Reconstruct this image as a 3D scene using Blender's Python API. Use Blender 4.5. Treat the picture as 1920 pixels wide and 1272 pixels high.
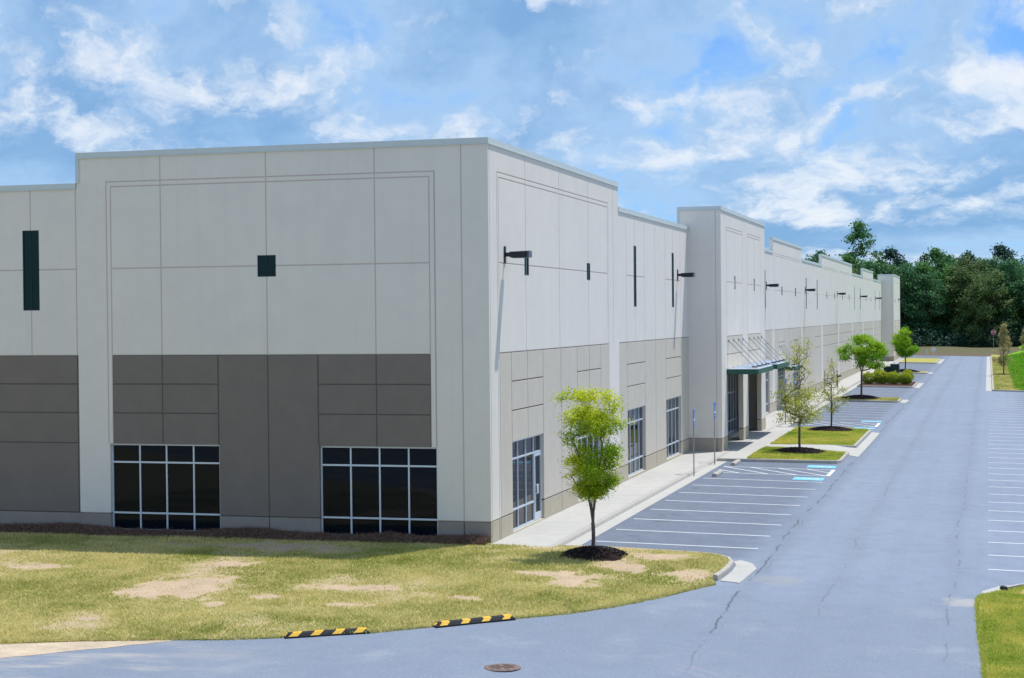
import bpy, bmesh, math, random
import numpy as np
from mathutils import Vector, Matrix
R_ = math.radians
for o in list(bpy.data.objects): bpy.data.objects.remove(o)
sc = bpy.context.scene
COL = sc.collection
# ------------------------------------------------------------------ camera
cam = bpy.data.cameras.new('camera'); camo = bpy.data.objects.new('camera', cam); COL.objects.link(camo)
rr = Vector((0.963674, 0.266907, -0.009593)); uu = Vector((0.005688, 0.015401, 0.999865)); ff = Vector((-0.267019, 0.963599, -0.013323))
M4 = Matrix.Identity(4)
for i in range(3):
    M4[i][0] = rr[i]; M4[i][1] = uu[i]; M4[i][2] = -ff[i]
M4[0][3], M4[1][3], M4[2][3] = 14.8648, -51.0219, 7.0417
camo.matrix_world = M4
cam.sensor_width = 36; cam.lens = 3223.98/1920*36; cam.clip_end = 6000; cam.clip_start = 0.5
sc.camera = camo
# ------------------------------------------------------------------ light
SUN = Vector((0.24, 0.30, 1.0)).normalized()          # towards the sun
EL = math.asin(SUN.z); AZ = math.atan2(SUN.x, SUN.y)
sun = bpy.data.lights.new('sun', 'SUN'); sun.energy = 3.4; sun.angle = R_(0.53); sun.color = (1.0, 0.98, 0.94)
suno = bpy.data.objects.new('sun', sun); COL.objects.link(suno)
suno.rotation_euler = SUN.to_track_quat('Z', 'Y').to_euler()
vs = sc.view_settings; vs.view_transform = 'Standard'; vs.look = 'None'; vs.gamma = 1; vs.exposure = 0.4; vs.use_curve_mapping = False
W = bpy.data.worlds.new('World'); sc.world = W; W.use_nodes = True

class NT:
    def __init__(s, nt): s.nt = nt
    def n(s, t, **k):
        nd = s.nt.nodes.new(t)
        for a, b in k.items(): setattr(nd, a, b)
        return nd
    def l(s, a, b): s.nt.links.new(a, b)
    def put(s, sock, v):
        if isinstance(v, bpy.types.NodeSocket): s.l(v, sock)
        else:
            if sock.type == 'RGBA' and len(v) == 3: v = (*v, 1)
            sock.default_value = v
    def math(s, op, a, b=None, c=None, clamp=False):
        nd = s.n('ShaderNodeMath', operation=op, use_clamp=clamp)
        for i, v in enumerate((a, b, c)):
            if v is not None: s.put(nd.inputs[i], v)
        return nd.outputs[0]
    def vmath(s, op, a, b=None):
        nd = s.n('ShaderNodeVectorMath', operation=op)
        for i, v in enumerate((a, b)):
            if v is not None: s.put(nd.inputs[i], v)
        return nd.outputs['Value' if op in ('LENGTH', 'DOT_PRODUCT') else 'Vector']
    def comb(s, x, y, z):
        nd = s.n('ShaderNodeCombineXYZ')
        for i, v in enumerate((x, y, z)): s.put(nd.inputs[i], v)
        return nd.outputs[0]
    def sep(s, v):
        nd = s.n('ShaderNodeSeparateXYZ'); s.l(v, nd.inputs[0]); return nd.outputs
    def noise(s, v, scale, detail=4, rough=.55, dist=0, dim='3D'):
        nd = s.n('ShaderNodeTexNoise', noise_dimensions=dim)
        if v is not None: s.l(v, nd.inputs['Vector'])
        nd.inputs['Scale'].default_value = scale; nd.inputs['Detail'].default_value = detail
        nd.inputs['Roughness'].default_value = rough; nd.inputs['Distortion'].default_value = dist
        return nd.outputs['Fac']
    def mr(s, v, a, b, c=0., d=1., smooth=True):
        nd = s.n('ShaderNodeMapRange', interpolation_type='SMOOTHSTEP' if smooth else 'LINEAR')
        for i, x in enumerate((v, a, b, c, d)): s.put(nd.inputs[i], x)
        return nd.outputs[0]
    def mix(s, f, a, b, blend='MIX'):
        nd = s.n('ShaderNodeMix', data_type='RGBA', blend_type=blend)
        s.put(nd.inputs[0], f); s.put(nd.inputs[6], a); s.put(nd.inputs[7], b)
        return nd.outputs[2]
    def fmix(s, f, a, b):
        nd = s.n('ShaderNodeMix', data_type='FLOAT')
        s.put(nd.inputs[0], f); s.put(nd.inputs[2], a); s.put(nd.inputs[3], b)
        return nd.outputs[0]
    def bump(s, h, strength, dist=.01):
        nd = s.n('ShaderNodeBump'); s.l(h, nd.inputs['Height'])
        nd.inputs['Strength'].default_value = strength; nd.inputs['Distance'].default_value = dist
        return nd.outputs[0]

def build_world():
    nt = W.node_tree; nt.nodes.clear(); t = NT(nt)
    sky = t.n('ShaderNodeTexSky', sky_type='NISHITA'); sky.sun_disc = False
    sky.sun_elevation = EL; sky.sun_rotation = AZ; sky.altitude = 1200; sky.air_density = 1.0; sky.dust_density = 0.3; sky.ozone_density = 3.0
    d = t.n('ShaderNodeTexCoord').outputs['Generated']
    dn = t.vmath('NORMALIZE', d)
    x, y, z = t.sep(dn)
    zc = t.math('MAXIMUM', z, 0.0)
    skyc = t.mix(1.0, sky.outputs[0], SKYTINT, 'MULTIPLY')
    # cloud field over the dome: compass direction and a compressed height, so clouds flatten towards the horizon
    rh = t.math('ADD', t.vmath('LENGTH', t.comb(x, y, 0.)), .12)
    h = t.math('LOGARITHM', t.math('ADD', zc, 0.045), math.e)
    P = t.comb(t.math('MULTIPLY', t.math('DIVIDE', x, rh), 7.0), t.math('MULTIPLY', t.math('DIVIDE', y, rh), 7.0), t.math('MULTIPLY', h, 1.55))
    P = t.vmath('ADD', P, CLOUD_OFF)
    wob = t.n('ShaderNodeTexNoise'); t.l(P, wob.inputs['Vector']); wob.inputs['Scale'].default_value = 2.6; wob.inputs['Detail'].default_value = 6; wob.inputs['Roughness'].default_value = .6
    Pw = t.vmath('ADD', P, t.vmath('MULTIPLY', t.vmath('SUBTRACT', wob.outputs['Color'], (.5, .5, .5)), (.42, .42, .30)))
    def dens(off):
        v = t.vmath('ADD', Pw, off)
        n = t.noise(v, 1.35, 10, .54)
        big = t.noise(t.vmath('ADD', v, (7.3, 2.2, 1.4)), .55, 2, .5)
        return t.math('ADD', t.math('MULTIPLY', n, .72), t.math('MULTIPLY', big, .34))
    n0 = dens((0, 0, 0)); n1 = dens((0.03, 0.04, .16))
    m = t.mr(n0, .395, .53)
    veil = t.mr(t.noise(t.vmath('ADD', P, (3., 9., 4.)), .9, 8, .62), .34, .68, .08, .66)
    top = t.math('SUBTRACT', n0, n1)                       # thinner above = sunlit edge
    puff = t.math('MULTIPLY', t.math('SUBTRACT', t.noise(Pw, 6.5, 6, .62), .5), .16)
    lit = t.mr(t.math('ADD', top, puff), -.02, .125)
    thick = t.mr(n0, .47, .66)
    base = t.math('MULTIPLY', thick, t.math('SUBTRACT', 1.0, lit))
    grey = t.mix(base, C_MID, C_LOW)
    cc = t.mix(t.math('MULTIPLY', lit, t.mr(n0, .41, .51)), grey, C_TOP)
    cov = t.math('MAXIMUM', t.math('MULTIPLY', m, .90), veil)
    veilc = t.mix(m, C_VEIL, cc)
    col = t.mix(cov, skyc, veilc)
    col = t.mix(t.mr(z, -.02, .0), (1.6, 1.9, 2.0), col)
    bg = t.n('ShaderNodeBackground'); t.l(col, bg.inputs[0]); bg.inputs[1].default_value = SKYSTR
    out = t.n('ShaderNodeOutputWorld'); t.l(bg.outputs[0], out.inputs[0])
CLOUD_OFF = (0.4, 9.6, 3.2)
C_TOP = (6.9, 7.1, 7.3); C_MID = (3.4, 4.95, 6.9); C_LOW = (1.75, 3.25, 5.4); C_VEIL = (2.1, 4.1, 7.1)
SKYSTR = 0.1
SKYTINT = (0.42, 0.74, 1.16)
build_world()

# ------------------------------------------------------------------ materials
MATS = {}
def mat(name, col, rough=.8, spec=.3, metal=0., nscale=None, namp=.06, bump=0., bscale=60., extra=None):
    if name in MATS: return MATS[name]
    m = bpy.data.materials.new(name); m.use_nodes = True; t = NT(m.node_tree)
    b = m.node_tree.nodes['Principled BSDF']
    b.inputs['Roughness'].default_value = rough; b.inputs['Metallic'].default_value = metal; b.inputs['Specular IOR Level'].default_value = spec
    pos = t.n('ShaderNodeNewGeometry').outputs['Position']
    c = None
    if nscale:
        a = t.noise(pos, nscale, 5, .6); f = t.noise(pos, nscale*14, 3, .6)
        v = t.math('ADD', t.math('MULTIPLY', a, .6), t.math('MULTIPLY', f, .4))
        lo = tuple(x*(1-namp*2.2) for x in col); hi = tuple(min(1, x*(1+namp*2.2)) for x in col)
        c = t.mix(t.mr(v, .3, .7, smooth=False), lo, hi)
    if extra: c = extra(t, pos, c if c is not None else col, b)
    if c is None: b.inputs['Base Color'].default_value = (*col, 1)
    else: t.put(b.inputs['Base Color'], c)
    if bump: t.l(t.bump(t.noise(pos, bscale, 4, .6), bump, .01), b.inputs['Normal'])
    MATS[name] = m; return m

def wall_extra(t, pos, c, b):
    x, y, z = t.sep(pos)
    # faint run-off streaks and form-board mottling
    st = t.noise(t.comb(t.math('MULTIPLY', x, 3.0), t.math('MULTIPLY', y, 3.0), t.math('MULTIPLY', z, .12)), 1.0, 4, .6)
    big = t.noise(pos, .35, 3, .5)
    c = t.mix(t.mr(st, .45, .75, 0, .045), c, (.30, .28, .25))
    return t.mix(t.mr(big, .35, .7, 0, .05), c, (.40, .40, .41))
M_WHITE = mat('paint_off_white', (.79, .725, .655), .85, .2, nscale=1.3, namp=.018, bump=.25, bscale=45, extra=wall_extra)
M_TAN = mat('paint_tan', (.625, .555, .465), .85, .2, nscale=1.5, namp=.03, bump=.25, bscale=45, extra=wall_extra)
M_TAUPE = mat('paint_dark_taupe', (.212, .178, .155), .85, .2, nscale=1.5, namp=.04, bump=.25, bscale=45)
M_BASEL = mat('paint_base_tan', (.50, .435, .33), .85, .2, nscale=2.0, namp=.04, bump=.25, bscale=45, extra=wall_extra)
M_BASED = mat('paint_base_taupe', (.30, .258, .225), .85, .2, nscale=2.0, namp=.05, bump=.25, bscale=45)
M_BASET = mat('paint_base_brown', (.40, .335, .28), .85, .2, nscale=2.0, namp=.05, bump=.25, bscale=45)
M_JL = mat('joint_sealant_light', (.60, .505, .455), .9, .1)
M_JD = mat('joint_sealant_dark', (.13, .115, .105), .9, .1)
M_COPING = mat('metal_coping', (.60, .64, .63), .45, .4, nscale=2, namp=.02)
M_ALU = mat('aluminium_frame', (.62, .68, .76), .38, .5, metal=.25, nscale=3, namp=.02)
M_GLASS = mat('dark_tinted_glass', (.0025, .006, .012), .03, .16)
M_TEAL = mat('dark_green_glazing', (.004, .024, .026), .2, .2)
M_TEALF = mat('dark_green_frame', (.007, .034, .035), .4, .25)
M_FIX = mat('fixture_bronze', (.012, .013, .022), .4, .4)
M_LENS = mat('fixture_end', (.10, .12, .16), .4, .5)
M_GREEN = mat('canopy_green', (.018, .085, .062), .4, .4, nscale=3, namp=.05)
M_DECK = mat('canopy_deck', (.70, .75, .82), .35, .4, nscale=2, namp=.04)
M_STEEL = mat('galvanised_steel', (.30, .32, .34), .45, .5, metal=.6, nscale=8, namp=.06)
M_BLACKM = mat('dark_interior', (.02, .02, .022), .9, .1)
M_CAB = mat('cabinet_green', (.008, .035, .033), .5, .3, nscale=2, namp=.08)
M_BLUE = mat('sign_blue', (.02, .16, .62), .5, .4)
M_WSIGN = mat('sign_white', (.78, .79, .82), .5, .4)
M_RED = mat('sign_red', (.42, .03, .07), .5, .4)
M_YEL = mat('reflective_yellow', (.80, .46, .04), .5, .4, nscale=14, namp=.05)
M_RUB = mat('black_rubber', (.014, .015, .018), .7, .3, nscale=12, namp=.15)
M_IRON = mat('rusty_iron', (.20, .135, .115), .75, .3, nscale=9, namp=.22, bump=.5, bscale=120)
M_BARK = mat('bark', (.13, .11, .095), .9, .1, nscale=6, namp=.2, bump=.6, bscale=70)
M_BARKD = mat('bark_dark', (.075, .06, .05), .9, .1, nscale=2, namp=.2)
M_SOILB = mat('mulch_bark', (.022, .013, .012), .95, .1, nscale=9, namp=.35, bump=.8, bscale=40)
M_STRAW = mat('pine_straw', (.085, .052, .040), .95, .1, nscale=7, namp=.35, bump=.8, bscale=60)
M_MULCHR = mat('red_mulch', (.085, .045, .038), .95, .1, nscale=5, namp=.3, bump=.8, bscale=40)
def conc_extra(t, pos, c, b):
    st = t.noise(pos, .7, 5, .6); sp = t.noise(pos, 9, 4, .65)
    c = t.mix(t.mr(st, .5, .75, 0, .22), c, (.30, .27, .23))
    return t.mix(t.mr(sp, .62, .75, 0, .3), c, (.27, .25, .22))
M_CONC = mat('concrete', (.44, .425, .395), .88, .2, nscale=2.2, namp=.04, bump=.3, bscale=50, extra=conc_extra)
M_CURB = mat('kerb_concrete', (.41, .38, .34), .9, .2, nscale=3.0, namp=.07, bump=.4, bscale=50, extra=conc_extra)
M_ROOF = mat('roof_membrane', (.45, .45, .44), .9, .1, nscale=.5, namp=.06)

def asphalt():
    m = bpy.data.materials.new('asphalt'); m.use_nodes = True; t = NT(m.node_tree); b = m.node_tree.nodes['Principled BSDF']
    pos = t.n('ShaderNodeNewGeometry').outputs['Position']; x, y, z = t.sep(pos)
    flat = t.comb(x, y, 0.)
    big = t.noise(flat, .16, 4, .55); mid = t.noise(flat, 1.3, 5, .6); fine = t.noise(flat, 21, 4, .75); grit = t.noise(flat, 12, 4, .8)
    col = t.mix(t.mr(big, .3, .7), (.205, .242, .312), (.232, .272, .345))
    # long paving passes
    lane = t.noise(t.comb(t.math('MULTIPLY', x, 1.6), t.math('MULTIPLY', y, .03), 0.), 1.0, 3, .6)
    col = t.mix(t.mr(lane, .35, .7, 0, .30), col, (.265, .305, .38))
    # fresher, darker surface in the stalls beside the building
    wob = t.math('MULTIPLY', t.math('SUBTRACT', mid, .5), 1.2)
    xs = t.math('ADD', x, wob)
    stall = t.math('MULTIPLY', t.math('MULTIPLY', t.mr(xs, 8.6, 7.2), t.mr(x, 2.0, 2.4)), t.mr(y, -1.0, .8))
    col = t.mix(t.math('MULTIPLY', stall, .85), col, (.108, .126, .166))
    stall2 = t.math('MULTIPLY', t.mr(xs, 16.5, 18.0), t.mr(y, -1.0, .8))
    col = t.mix(t.math('MULTIPLY', stall2, .6), col, (.140, .163, .212))
    col = t.mix(t.mr(y, -3.0, -8.0, 0, .42), col, (.165, .192, .240))
    # oil drips where engines stand
    oil = t.noise(t.comb(t.math('MULTIPLY', x, .9), t.math('MULTIPLY', y, .65), 3.), 1.0, 5, .65)
    oz = t.math('MULTIPLY', t.mr(oil, .60, .70, 0, .75), t.math('MULTIPLY', t.math('MULTIPLY', t.mr(x, 2.6, 3.2), t.mr(x, 5.6, 4.4)), t.mr(y, 0, 2)))
    col = t.mix(oz, col, (.055, .06, .075))
    # mottling and exposed stone
    col = t.mix(t.mr(mid, .42, .72, 0, .55), col, (.172, .203, .262))
    col = t.mix(t.mr(fine, .42, .66, 0, .55), col, (.145, .170, .218))
    col = t.mix(t.mr(grit, .54, .68, 0, .50), col, (.37, .40, .45))
    # sealed joints and cracks that run along the lane
    wv = t.math('MULTIPLY', t.math('SUBTRACT', t.noise(t.comb(0., t.math('MULTIPLY', y, 1.0), 5.), .30, 6, .58), .5), .75)
    wv2 = t.math('MULTIPLY', t.math('SUBTRACT', t.noise(flat, 7, 3, .6), .5), .10)
    gap = t.noise(t.comb(x, y, 8.), .5, 3, .6)
    for x0, wd, st, lo in ((8.45, .022, .75, .42), (8.60, .014, .45, .52), (10.75, .014, .42, .50), (13.9, .016, .45, .46)):
        dd = t.math('ABSOLUTE', t.math('SUBTRACT', t.math('ADD', t.math('ADD', x, wv), wv2), x0))
        k = t.math('MULTIPLY', t.mr(dd, wd*2.4, wd*.5, 0, st), t.math('MULTIPLY', t.mr(gap, lo, lo+.1), t.mr(y, -16, -9)))
        col = t.mix(k, col, (.06, .066, .08))
        col = t.mix(t.math('MULTIPLY', t.mr(dd, .55, 0., 0, .16), t.mr(y, -9, -2)), col, (.12, .135, .165))
    # washed-out sand over the drive
    s1 = t.noise(t.comb(t.math('MULTIPLY', x, .35), t.math('MULTIPLY', y, .9), 1.), 1.0, 6, .6)
    nearp = t.math('MULTIPLY', t.mr(x, 1.5, -6.5), t.mr(y, -12.5, -17.5))
    col = t.mix(t.math('MULTIPLY', t.mr(s1, .42, .72, 0, .85), nearp), col, (.50, .44, .36))
    s2 = t.noise(t.comb(t.math('MULTIPLY', x, .5), t.math('MULTIPLY', y, .5), 4.), 1.0, 5, .6)
    col = t.mix(t.math('MULTIPLY', t.mr(s2, .52, .74, 0, .33), t.mr(y, -4., -9.)), col, (.36, .37, .38))
    # wash of soil at the kerb ends
    def blot(cx, cy, rad, amt, cc):
        ds = t.vmath('LENGTH', t.vmath('SUBTRACT', flat, (cx, cy, 0.)))
        ds = t.math('ADD', ds, t.math('MULTIPLY', t.math('SUBTRACT', mid, .5), rad*1.4))
        return t.mix(t.mr(ds, rad, rad*.3, 0, amt), col, cc)
    col = blot(9.2, -3.2, 1.0, .45, (.30, .28, .27))
    col = blot(14.2, -5.0, .8, .6, (.42, .39, .35))
    # tyre scuffs
    for cx, cy, rad in ((7.3, -16.2, 2.6), (7.3, -16.2, 2.25), (10.6, -17.0, 3.4)):
        ds = t.vmath('LENGTH', t.vmath('SUBTRACT', flat, (cx, cy, 0.)))
        k = t.mr(t.math('ABSOLUTE', t.math('SUBTRACT', ds, rad)), .16, .02, 0, .30)
        ang = t.mr(t.math('SUBTRACT', x, cx), .3, 1.4)
        col = t.mix(t.math('MULTIPLY', t.math('MULTIPLY', k, ang), t.mr(mid, .4, .6)), col, (.36, .31, .29))
    t.l(col, b.inputs['Base Color']); b.inputs['Roughness'].default_value = .85; b.inputs['Specular IOR Level'].default_value = .25
    t.l(t.bump(t.math('ADD', t.math('MULTIPLY', fine, .6), grit), .35, .012), b.inputs['Normal'])
    return m
M_ASPH = asphalt()

def lawn_mat(name, greens, soil, dry):
    m = bpy.data.materials.new(name); m.use_nodes = True; t = NT(m.node_tree); b = m.node_tree.nodes['Principled BSDF']
    pos = t.n('ShaderNodeNewGeometry').outputs['Position']; x, y, z = t.sep(pos); flat = t.comb(x, y, 0.)
    at = t.n('ShaderNodeAttribute', attribute_name='cover').outputs['Fac']
    f1 = t.noise(flat, 9, 5, .7); f2 = t.noise(flat, 1.1, 5, .6); f3 = t.noise(flat, 30, 3, .7)
    g = t.mix(t.mr(f2, .3, .7), greens[0], greens[1])
    g = t.mix(t.mr(f1, .4, .7, 0, .6), g, dry)
    g = t.mix(t.mr(f3, .5, .8, 0, .5), g, tuple(c*.45 for c in greens[0]))
    s = t.mix(t.mr(f2, .3, .7), soil, tuple(c*.82 for c in soil))
    s = t.mix(t.mr(f3, .42, .70, 0, .55), s, tuple(c*.62 for c in soil))
    s = t.mix(t.mr(t.noise(flat, 2.6, 5, .65), .5, .72, 0, .45), s, (soil[0]*.78, soil[1]*.66, soil[2]*.55))
    k = t.mr(t.math('ADD', at, t.math('ADD', t.math('MULTIPLY', t.math('SUBTRACT', f1, .5), 1.3), t.math('MULTIPLY', t.math('SUBTRACT', f3, .5), .9))), .16, .66)
    t.l(t.mix(k, s, g), b.inputs['Base Color']); b.inputs['Roughness'].default_value = .95; b.inputs['Specular IOR Level'].default_value = .1
    t.l(t.bump(t.math('ADD', f1, f3), .8, .03), b.inputs['Normal'])
    return m
M_LAWN = lawn_mat('lawn_turf', ((.29, .275, .075), (.38, .345, .115)), (.58, .43, .30), (.52, .43, .22))
M_VERGE = lawn_mat('verge_turf', ((.30, .31, .06), (.40, .37, .09)), (.42, .32, .20), (.48, .41, .17))
M_HILL = lawn_mat('hill_turf', ((.13, .33, .014), (.19, .38, .02)), (.25, .24, .08), (.22, .34, .05))
M_BANK = lawn_mat('bank_turf', ((.10, .11, .045), (.14, .125, .07)), (.17, .125, .095), (.16, .125, .08))
M_FAR = mat('far_ground', (.20, .19, .10), .95, .1, nscale=.05, namp=.2)
M_SAND = mat('washed_sand', (.50, .40, .29), .95, .1, nscale=1.2, namp=.14, bump=.6, bscale=30)

def leafmat(name, c0, c1, trans=.35):
    m = bpy.data.materials.new(name); m.use_nodes = True; t = NT(m.node_tree); nt = m.node_tree
    b = nt.nodes['Principled BSDF']; out = nt.nodes['Material Output']
    a = t.n('ShaderNodeAttribute', attribute_name='tint').outputs['Fac']
    c = t.mix(a, c0, c1)
    t.l(c, b.inputs['Base Color']); b.inputs['Roughness'].default_value = .6; b.inputs['Specular IOR Level'].default_value = .25
    tr = t.n('ShaderNodeBsdfTranslucent'); t.l(c, tr.inputs[0])
    ms = t.n('ShaderNodeMixShader'); ms.inputs[0].default_value = trans
    t.l(b.outputs[0], ms.inputs[1]); t.l(tr.outputs[0], ms.inputs[2]); t.l(ms.outputs[0], out.inputs[0])
    return m
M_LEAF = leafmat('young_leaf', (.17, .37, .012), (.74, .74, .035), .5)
M_LEAFB = leafmat('green_leaf', (.12, .32, .010), (.40, .58, .025), .45)
M_LEAFS = leafmat('olive_leaf', (.32, .37, .035), (.64, .60, .11), .45)
M_BLOS = leafmat('white_blossom', (.55, .60, .50), (.75, .78, .72), .3)
M_LEAFR = leafmat('dry_bud', (.36, .31, .13), (.58, .48, .24), .35)
M_SHRUB = leafmat('shrub_leaf', (.14, .26, .012), (.62, .62, .04), .35)
M_GRASS = leafmat('grass_blade', (.30, .345, .05), (.78, .67, .30), .4)
M_GRASSG = leafmat('grass_blade_green', (.27, .41, .030), (.74, .66, .16), .4)
M_GRASSH = leafmat('grass_blade_hill', (.12, .34, .010), (.24, .44, .03), .35)
M_STRAWB = leafmat('straw_blade', (.075, .046, .038), (.50, .32, .23), .1)
M_CHIP = leafmat('mulch_chip', (.012, .007, .007), (.055, .034, .030), .0)
M_FOR = [leafmat('forest_leaf_a', (.060, .175, .055), (.150, .310, .075), .35), leafmat('forest_leaf_b', (.090, .160, .055), (.210, .270, .095), .35),
         leafmat('forest_leaf_c', (.016, .060, .046), (.045, .110, .065), .25), leafmat('forest_leaf_d', (.042, .140, .066), (.110, .250, .090), .3)]  # greens pushed towards blue, distance haze put into the leaf colour
M_LINE = mat('road_paint_white', (.74, .75, .77), .7, .3, nscale=3.5, namp=.05, extra=lambda t, p, c, b: t.mix(t.mr(t.noise(p, 7, 5, .7), .56, .74, 0, .75), c, (.24, .27, .32)))
M_PBLUE = mat('road_paint_blue', (.16, .50, .72), .7, .3, nscale=4, namp=.05, extra=lambda t, p, c, b: t.mix(t.mr(t.noise(p, 6, 5, .7), .52, .75, 0, .6), c, (.25, .32, .40)))

# ------------------------------------------------------------------ helpers
def link(name, me, parent=None):
    o = bpy.data.objects.new(name, me); COL.objects.link(o)
    if parent is not None: o.parent = parent
    return o
def tag(o, label=None, cat=None, group=None, kind=None):
    if label: o['label'] = label
    if cat: o['category'] = cat
    if group: o['group'] = group
    if kind: o['kind'] = kind
    return o
def empty(name, loc=(0, 0, 0), label=None, cat=None, group=None, rz=0):
    o = bpy.data.objects.new(name, None); COL.objects.link(o); o.location = loc; o.rotation_euler = (0, 0, rz); o.empty_display_size = .2
    return tag(o, label, cat, group)
class MB:
    """collects faces of one mesh object"""
    def __init__(s): s.v = []; s.f = []; s.mi = []; s.m = 0
    def add(s, vs, fs):
        k = len(s.v); s.v += [tuple(p) for p in vs]; s.f += [tuple(i+k for i in f) for f in fs]; s.mi += [s.m]*len(fs)
    def quad(s, a, b, c, d): s.add((a, b, c, d), ((0, 1, 2, 3),))
    def hexa(s, p): s.add(p, ((0, 3, 2, 1), (4, 5, 6, 7), (0, 1, 5, 4), (1, 2, 6, 5), (2, 3, 7, 6), (3, 0, 4, 7)))
    def box(s, x0, x1, y0, y1, z0, z1):
        s.hexa([(x0, y0, z0), (x1, y0, z0), (x1, y1, z0), (x0, y1, z0), (x0, y0, z1), (x1, y0, z1), (x1, y1, z1), (x0, y1, z1)])
    def tube(s, pts, rad, n=6, caps=True):
        pts = [Vector(p) for p in pts]; rads = rad if isinstance(rad, (list, tuple)) else [rad]*len(pts)
        k0 = len(s.v); ref = None
        for i, p in enumerate(pts):
            d = (pts[min(i+1, len(pts)-1)]-pts[max(i-1, 0)]).normalized()
            a = d.cross(Vector((0.3, 0.9, 0.2)) if abs(d.y) < .9 else Vector((1, 0, 0))).normalized()
            if ref is not None:
                a = (ref-d*ref.dot(d)).normalized()
            ref = a; b = d.cross(a)
            for j in range(n):
                an = 2*math.pi*j/n; s.v.append(tuple(p+(a*math.cos(an)+b*math.sin(an))*rads[i]))
        for i in range(len(pts)-1):
            for j in range(n):
                s.f.append((k0+i*n+j, k0+i*n+(j+1) % n, k0+(i+1)*n+(j+1) % n, k0+(i+1)*n+j)); s.mi.append(s.m)
        if caps:
            s.f.append(tuple(k0+j for j in reversed(range(n)))); s.mi.append(s.m)
            s.f.append(tuple(k0+(len(pts)-1)*n+j for j in range(n))); s.mi.append(s.m)
    def mesh(s, name, mats, smooth=False):
        me = bpy.data.meshes.new(name); me.from_pydata(s.v, [], s.f)
        for m in (mats if isinstance(mats, (list, tuple)) else [mats]): me.materials.append(m)
        me.polygons.foreach_set('material_index', s.mi)
        if smooth: me.polygons.foreach_set('use_smooth', [True]*len(me.polygons))
        me.update(); return me
    def build(s, name, mats, parent=None, smooth=False, bevel=0):
        o = link(name, s.mesh(name, mats, smooth), parent)
        if bevel:
            md = o.modifiers.new('bevel', 'BEVEL'); md.width = bevel; md.segments = 2; md.limit_method = 'ANGLE'
        return o
def np_mesh(name, V, F, mt, tint=None, smooth=False):
    me = bpy.data.meshes.new(name); nv, nf, k = len(V), len(F), F.shape[1]
    me.vertices.add(nv); me.vertices.foreach_set('co', np.ascontiguousarray(V, dtype=np.float32).ravel())
    me.loops.add(nf*k); me.loops.foreach_set('vertex_index', np.ascontiguousarray(F, dtype=np.int32).ravel())
    me.polygons.add(nf); me.polygons.foreach_set('loop_start', np.arange(0, nf*k, k, dtype=np.int32))
    try: me.polygons.foreach_set('loop_total', np.full(nf, k, dtype=np.int32))
    except Exception: pass
    if tint is not None:
        a = me.attributes.new('tint', 'FLOAT', 'POINT'); a.data.foreach_set('value', np.ascontiguousarray(tint, dtype=np.float32))
    me.materials.append(mt); me.update(calc_edges=True); me.validate()
    if smooth: me.polygons.foreach_set('use_smooth', [True]*len(me.polygons))
    return me
def copy_tree(o, parent=None):
    c = o.copy(); COL.objects.link(c)
    if parent is not None: c.parent = parent
    for ch in list(o.children): copy_tree(ch, c)
    return c
# ---- ground heights (the lot drains away from the building, the lawn falls towards the drive)
def ss(a, b, x):
    t = min(max((x-a)/(b-a), 0.), 1.); return t*t*(3-2*t)
def lot(x): return -.14-.02*max(min(x, 40)-2.8, 0.)
def front(y): return -.03*min(max(-y-.5, 0), 15.5)
def za(x, y):
    k = 1. if y >= 0 else 1-(1-ss(0, 6, x))*ss(0, 4, -y)
    return lot(x)*k+front(y)
def zl(x, y):
    return lot(x)*ss(0, 6, x)+front(y)+.12*ss(-5, -1, y)*ss(1.5, 5, x)+.03
def zi(x, y): return za(x, y)+.14
def zhill(x, y): return lot(x)+.13+2.6*ss(17.0, 27, x)*ss(114, 132, y)+.18*math.sin(y*.05)*ss(17, 22, x)*ss(114, 132, y)
def sheet(name, outline, zf, m, sx=1., sy=1., parent=None, cutsx=(), cutsy=(), cover=None, thick=0):
    bm = bmesh.new(); vs = [bm.verts.new((x, y, 0)) for x, y in outline]; bm.faces.new(vs)
    bm.normal_update()
    if bm.faces[:][0].normal.z < 0: bmesh.ops.reverse_faces(bm, faces=bm.faces[:])
    bmesh.ops.triangulate(bm, faces=bm.faces[:])
    xs = [p[0] for p in outline]; ys = [p[1] for p in outline]
    cx = set(cutsx); cy = set(cutsy)
    if sx: cx |= set(np.arange(math.ceil(min(xs)/sx)*sx, max(xs), sx).round(4).tolist())
    if sy: cy |= set(np.arange(math.ceil(min(ys)/sy)*sy, max(ys), sy).round(4).tolist())
    for c, n, ax in [(c, (1, 0, 0), 0) for c in cx]+[(c, (0, 1, 0), 1) for c in cy]:
        co = [0, 0, 0]; co[ax] = c
        bmesh.ops.bisect_plane(bm, geom=bm.verts[:]+bm.edges[:]+bm.faces[:], dist=1e-5, plane_co=co, plane_no=n)
    for v in bm.verts: v.co.z = zf(v.co.x, v.co.y)
    if thick:
        be = [e for e in bm.edges if e.is_boundary]
        r = bmesh.ops.extrude_edge_only(bm, edges=be)
        for g in r['geom']:
            if isinstance(g, bmesh.types.BMVert): g.co.z -= thick
        bmesh.ops.recalc_face_normals(bm, faces=bm.faces[:])
    me = bpy.data.meshes.new(name); bm.to_mesh(me); bm.free(); me.materials.append(m)
    if cover:
        a = me.attributes.new('cover', 'FLOAT', 'POINT'); a.data.foreach_set('value', [cover(v.co.x, v.co.y) for v in me.vertices])
    o = link(name, me, parent)
    if parent is None: o['kind'] = 'structure'
    return o
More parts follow.
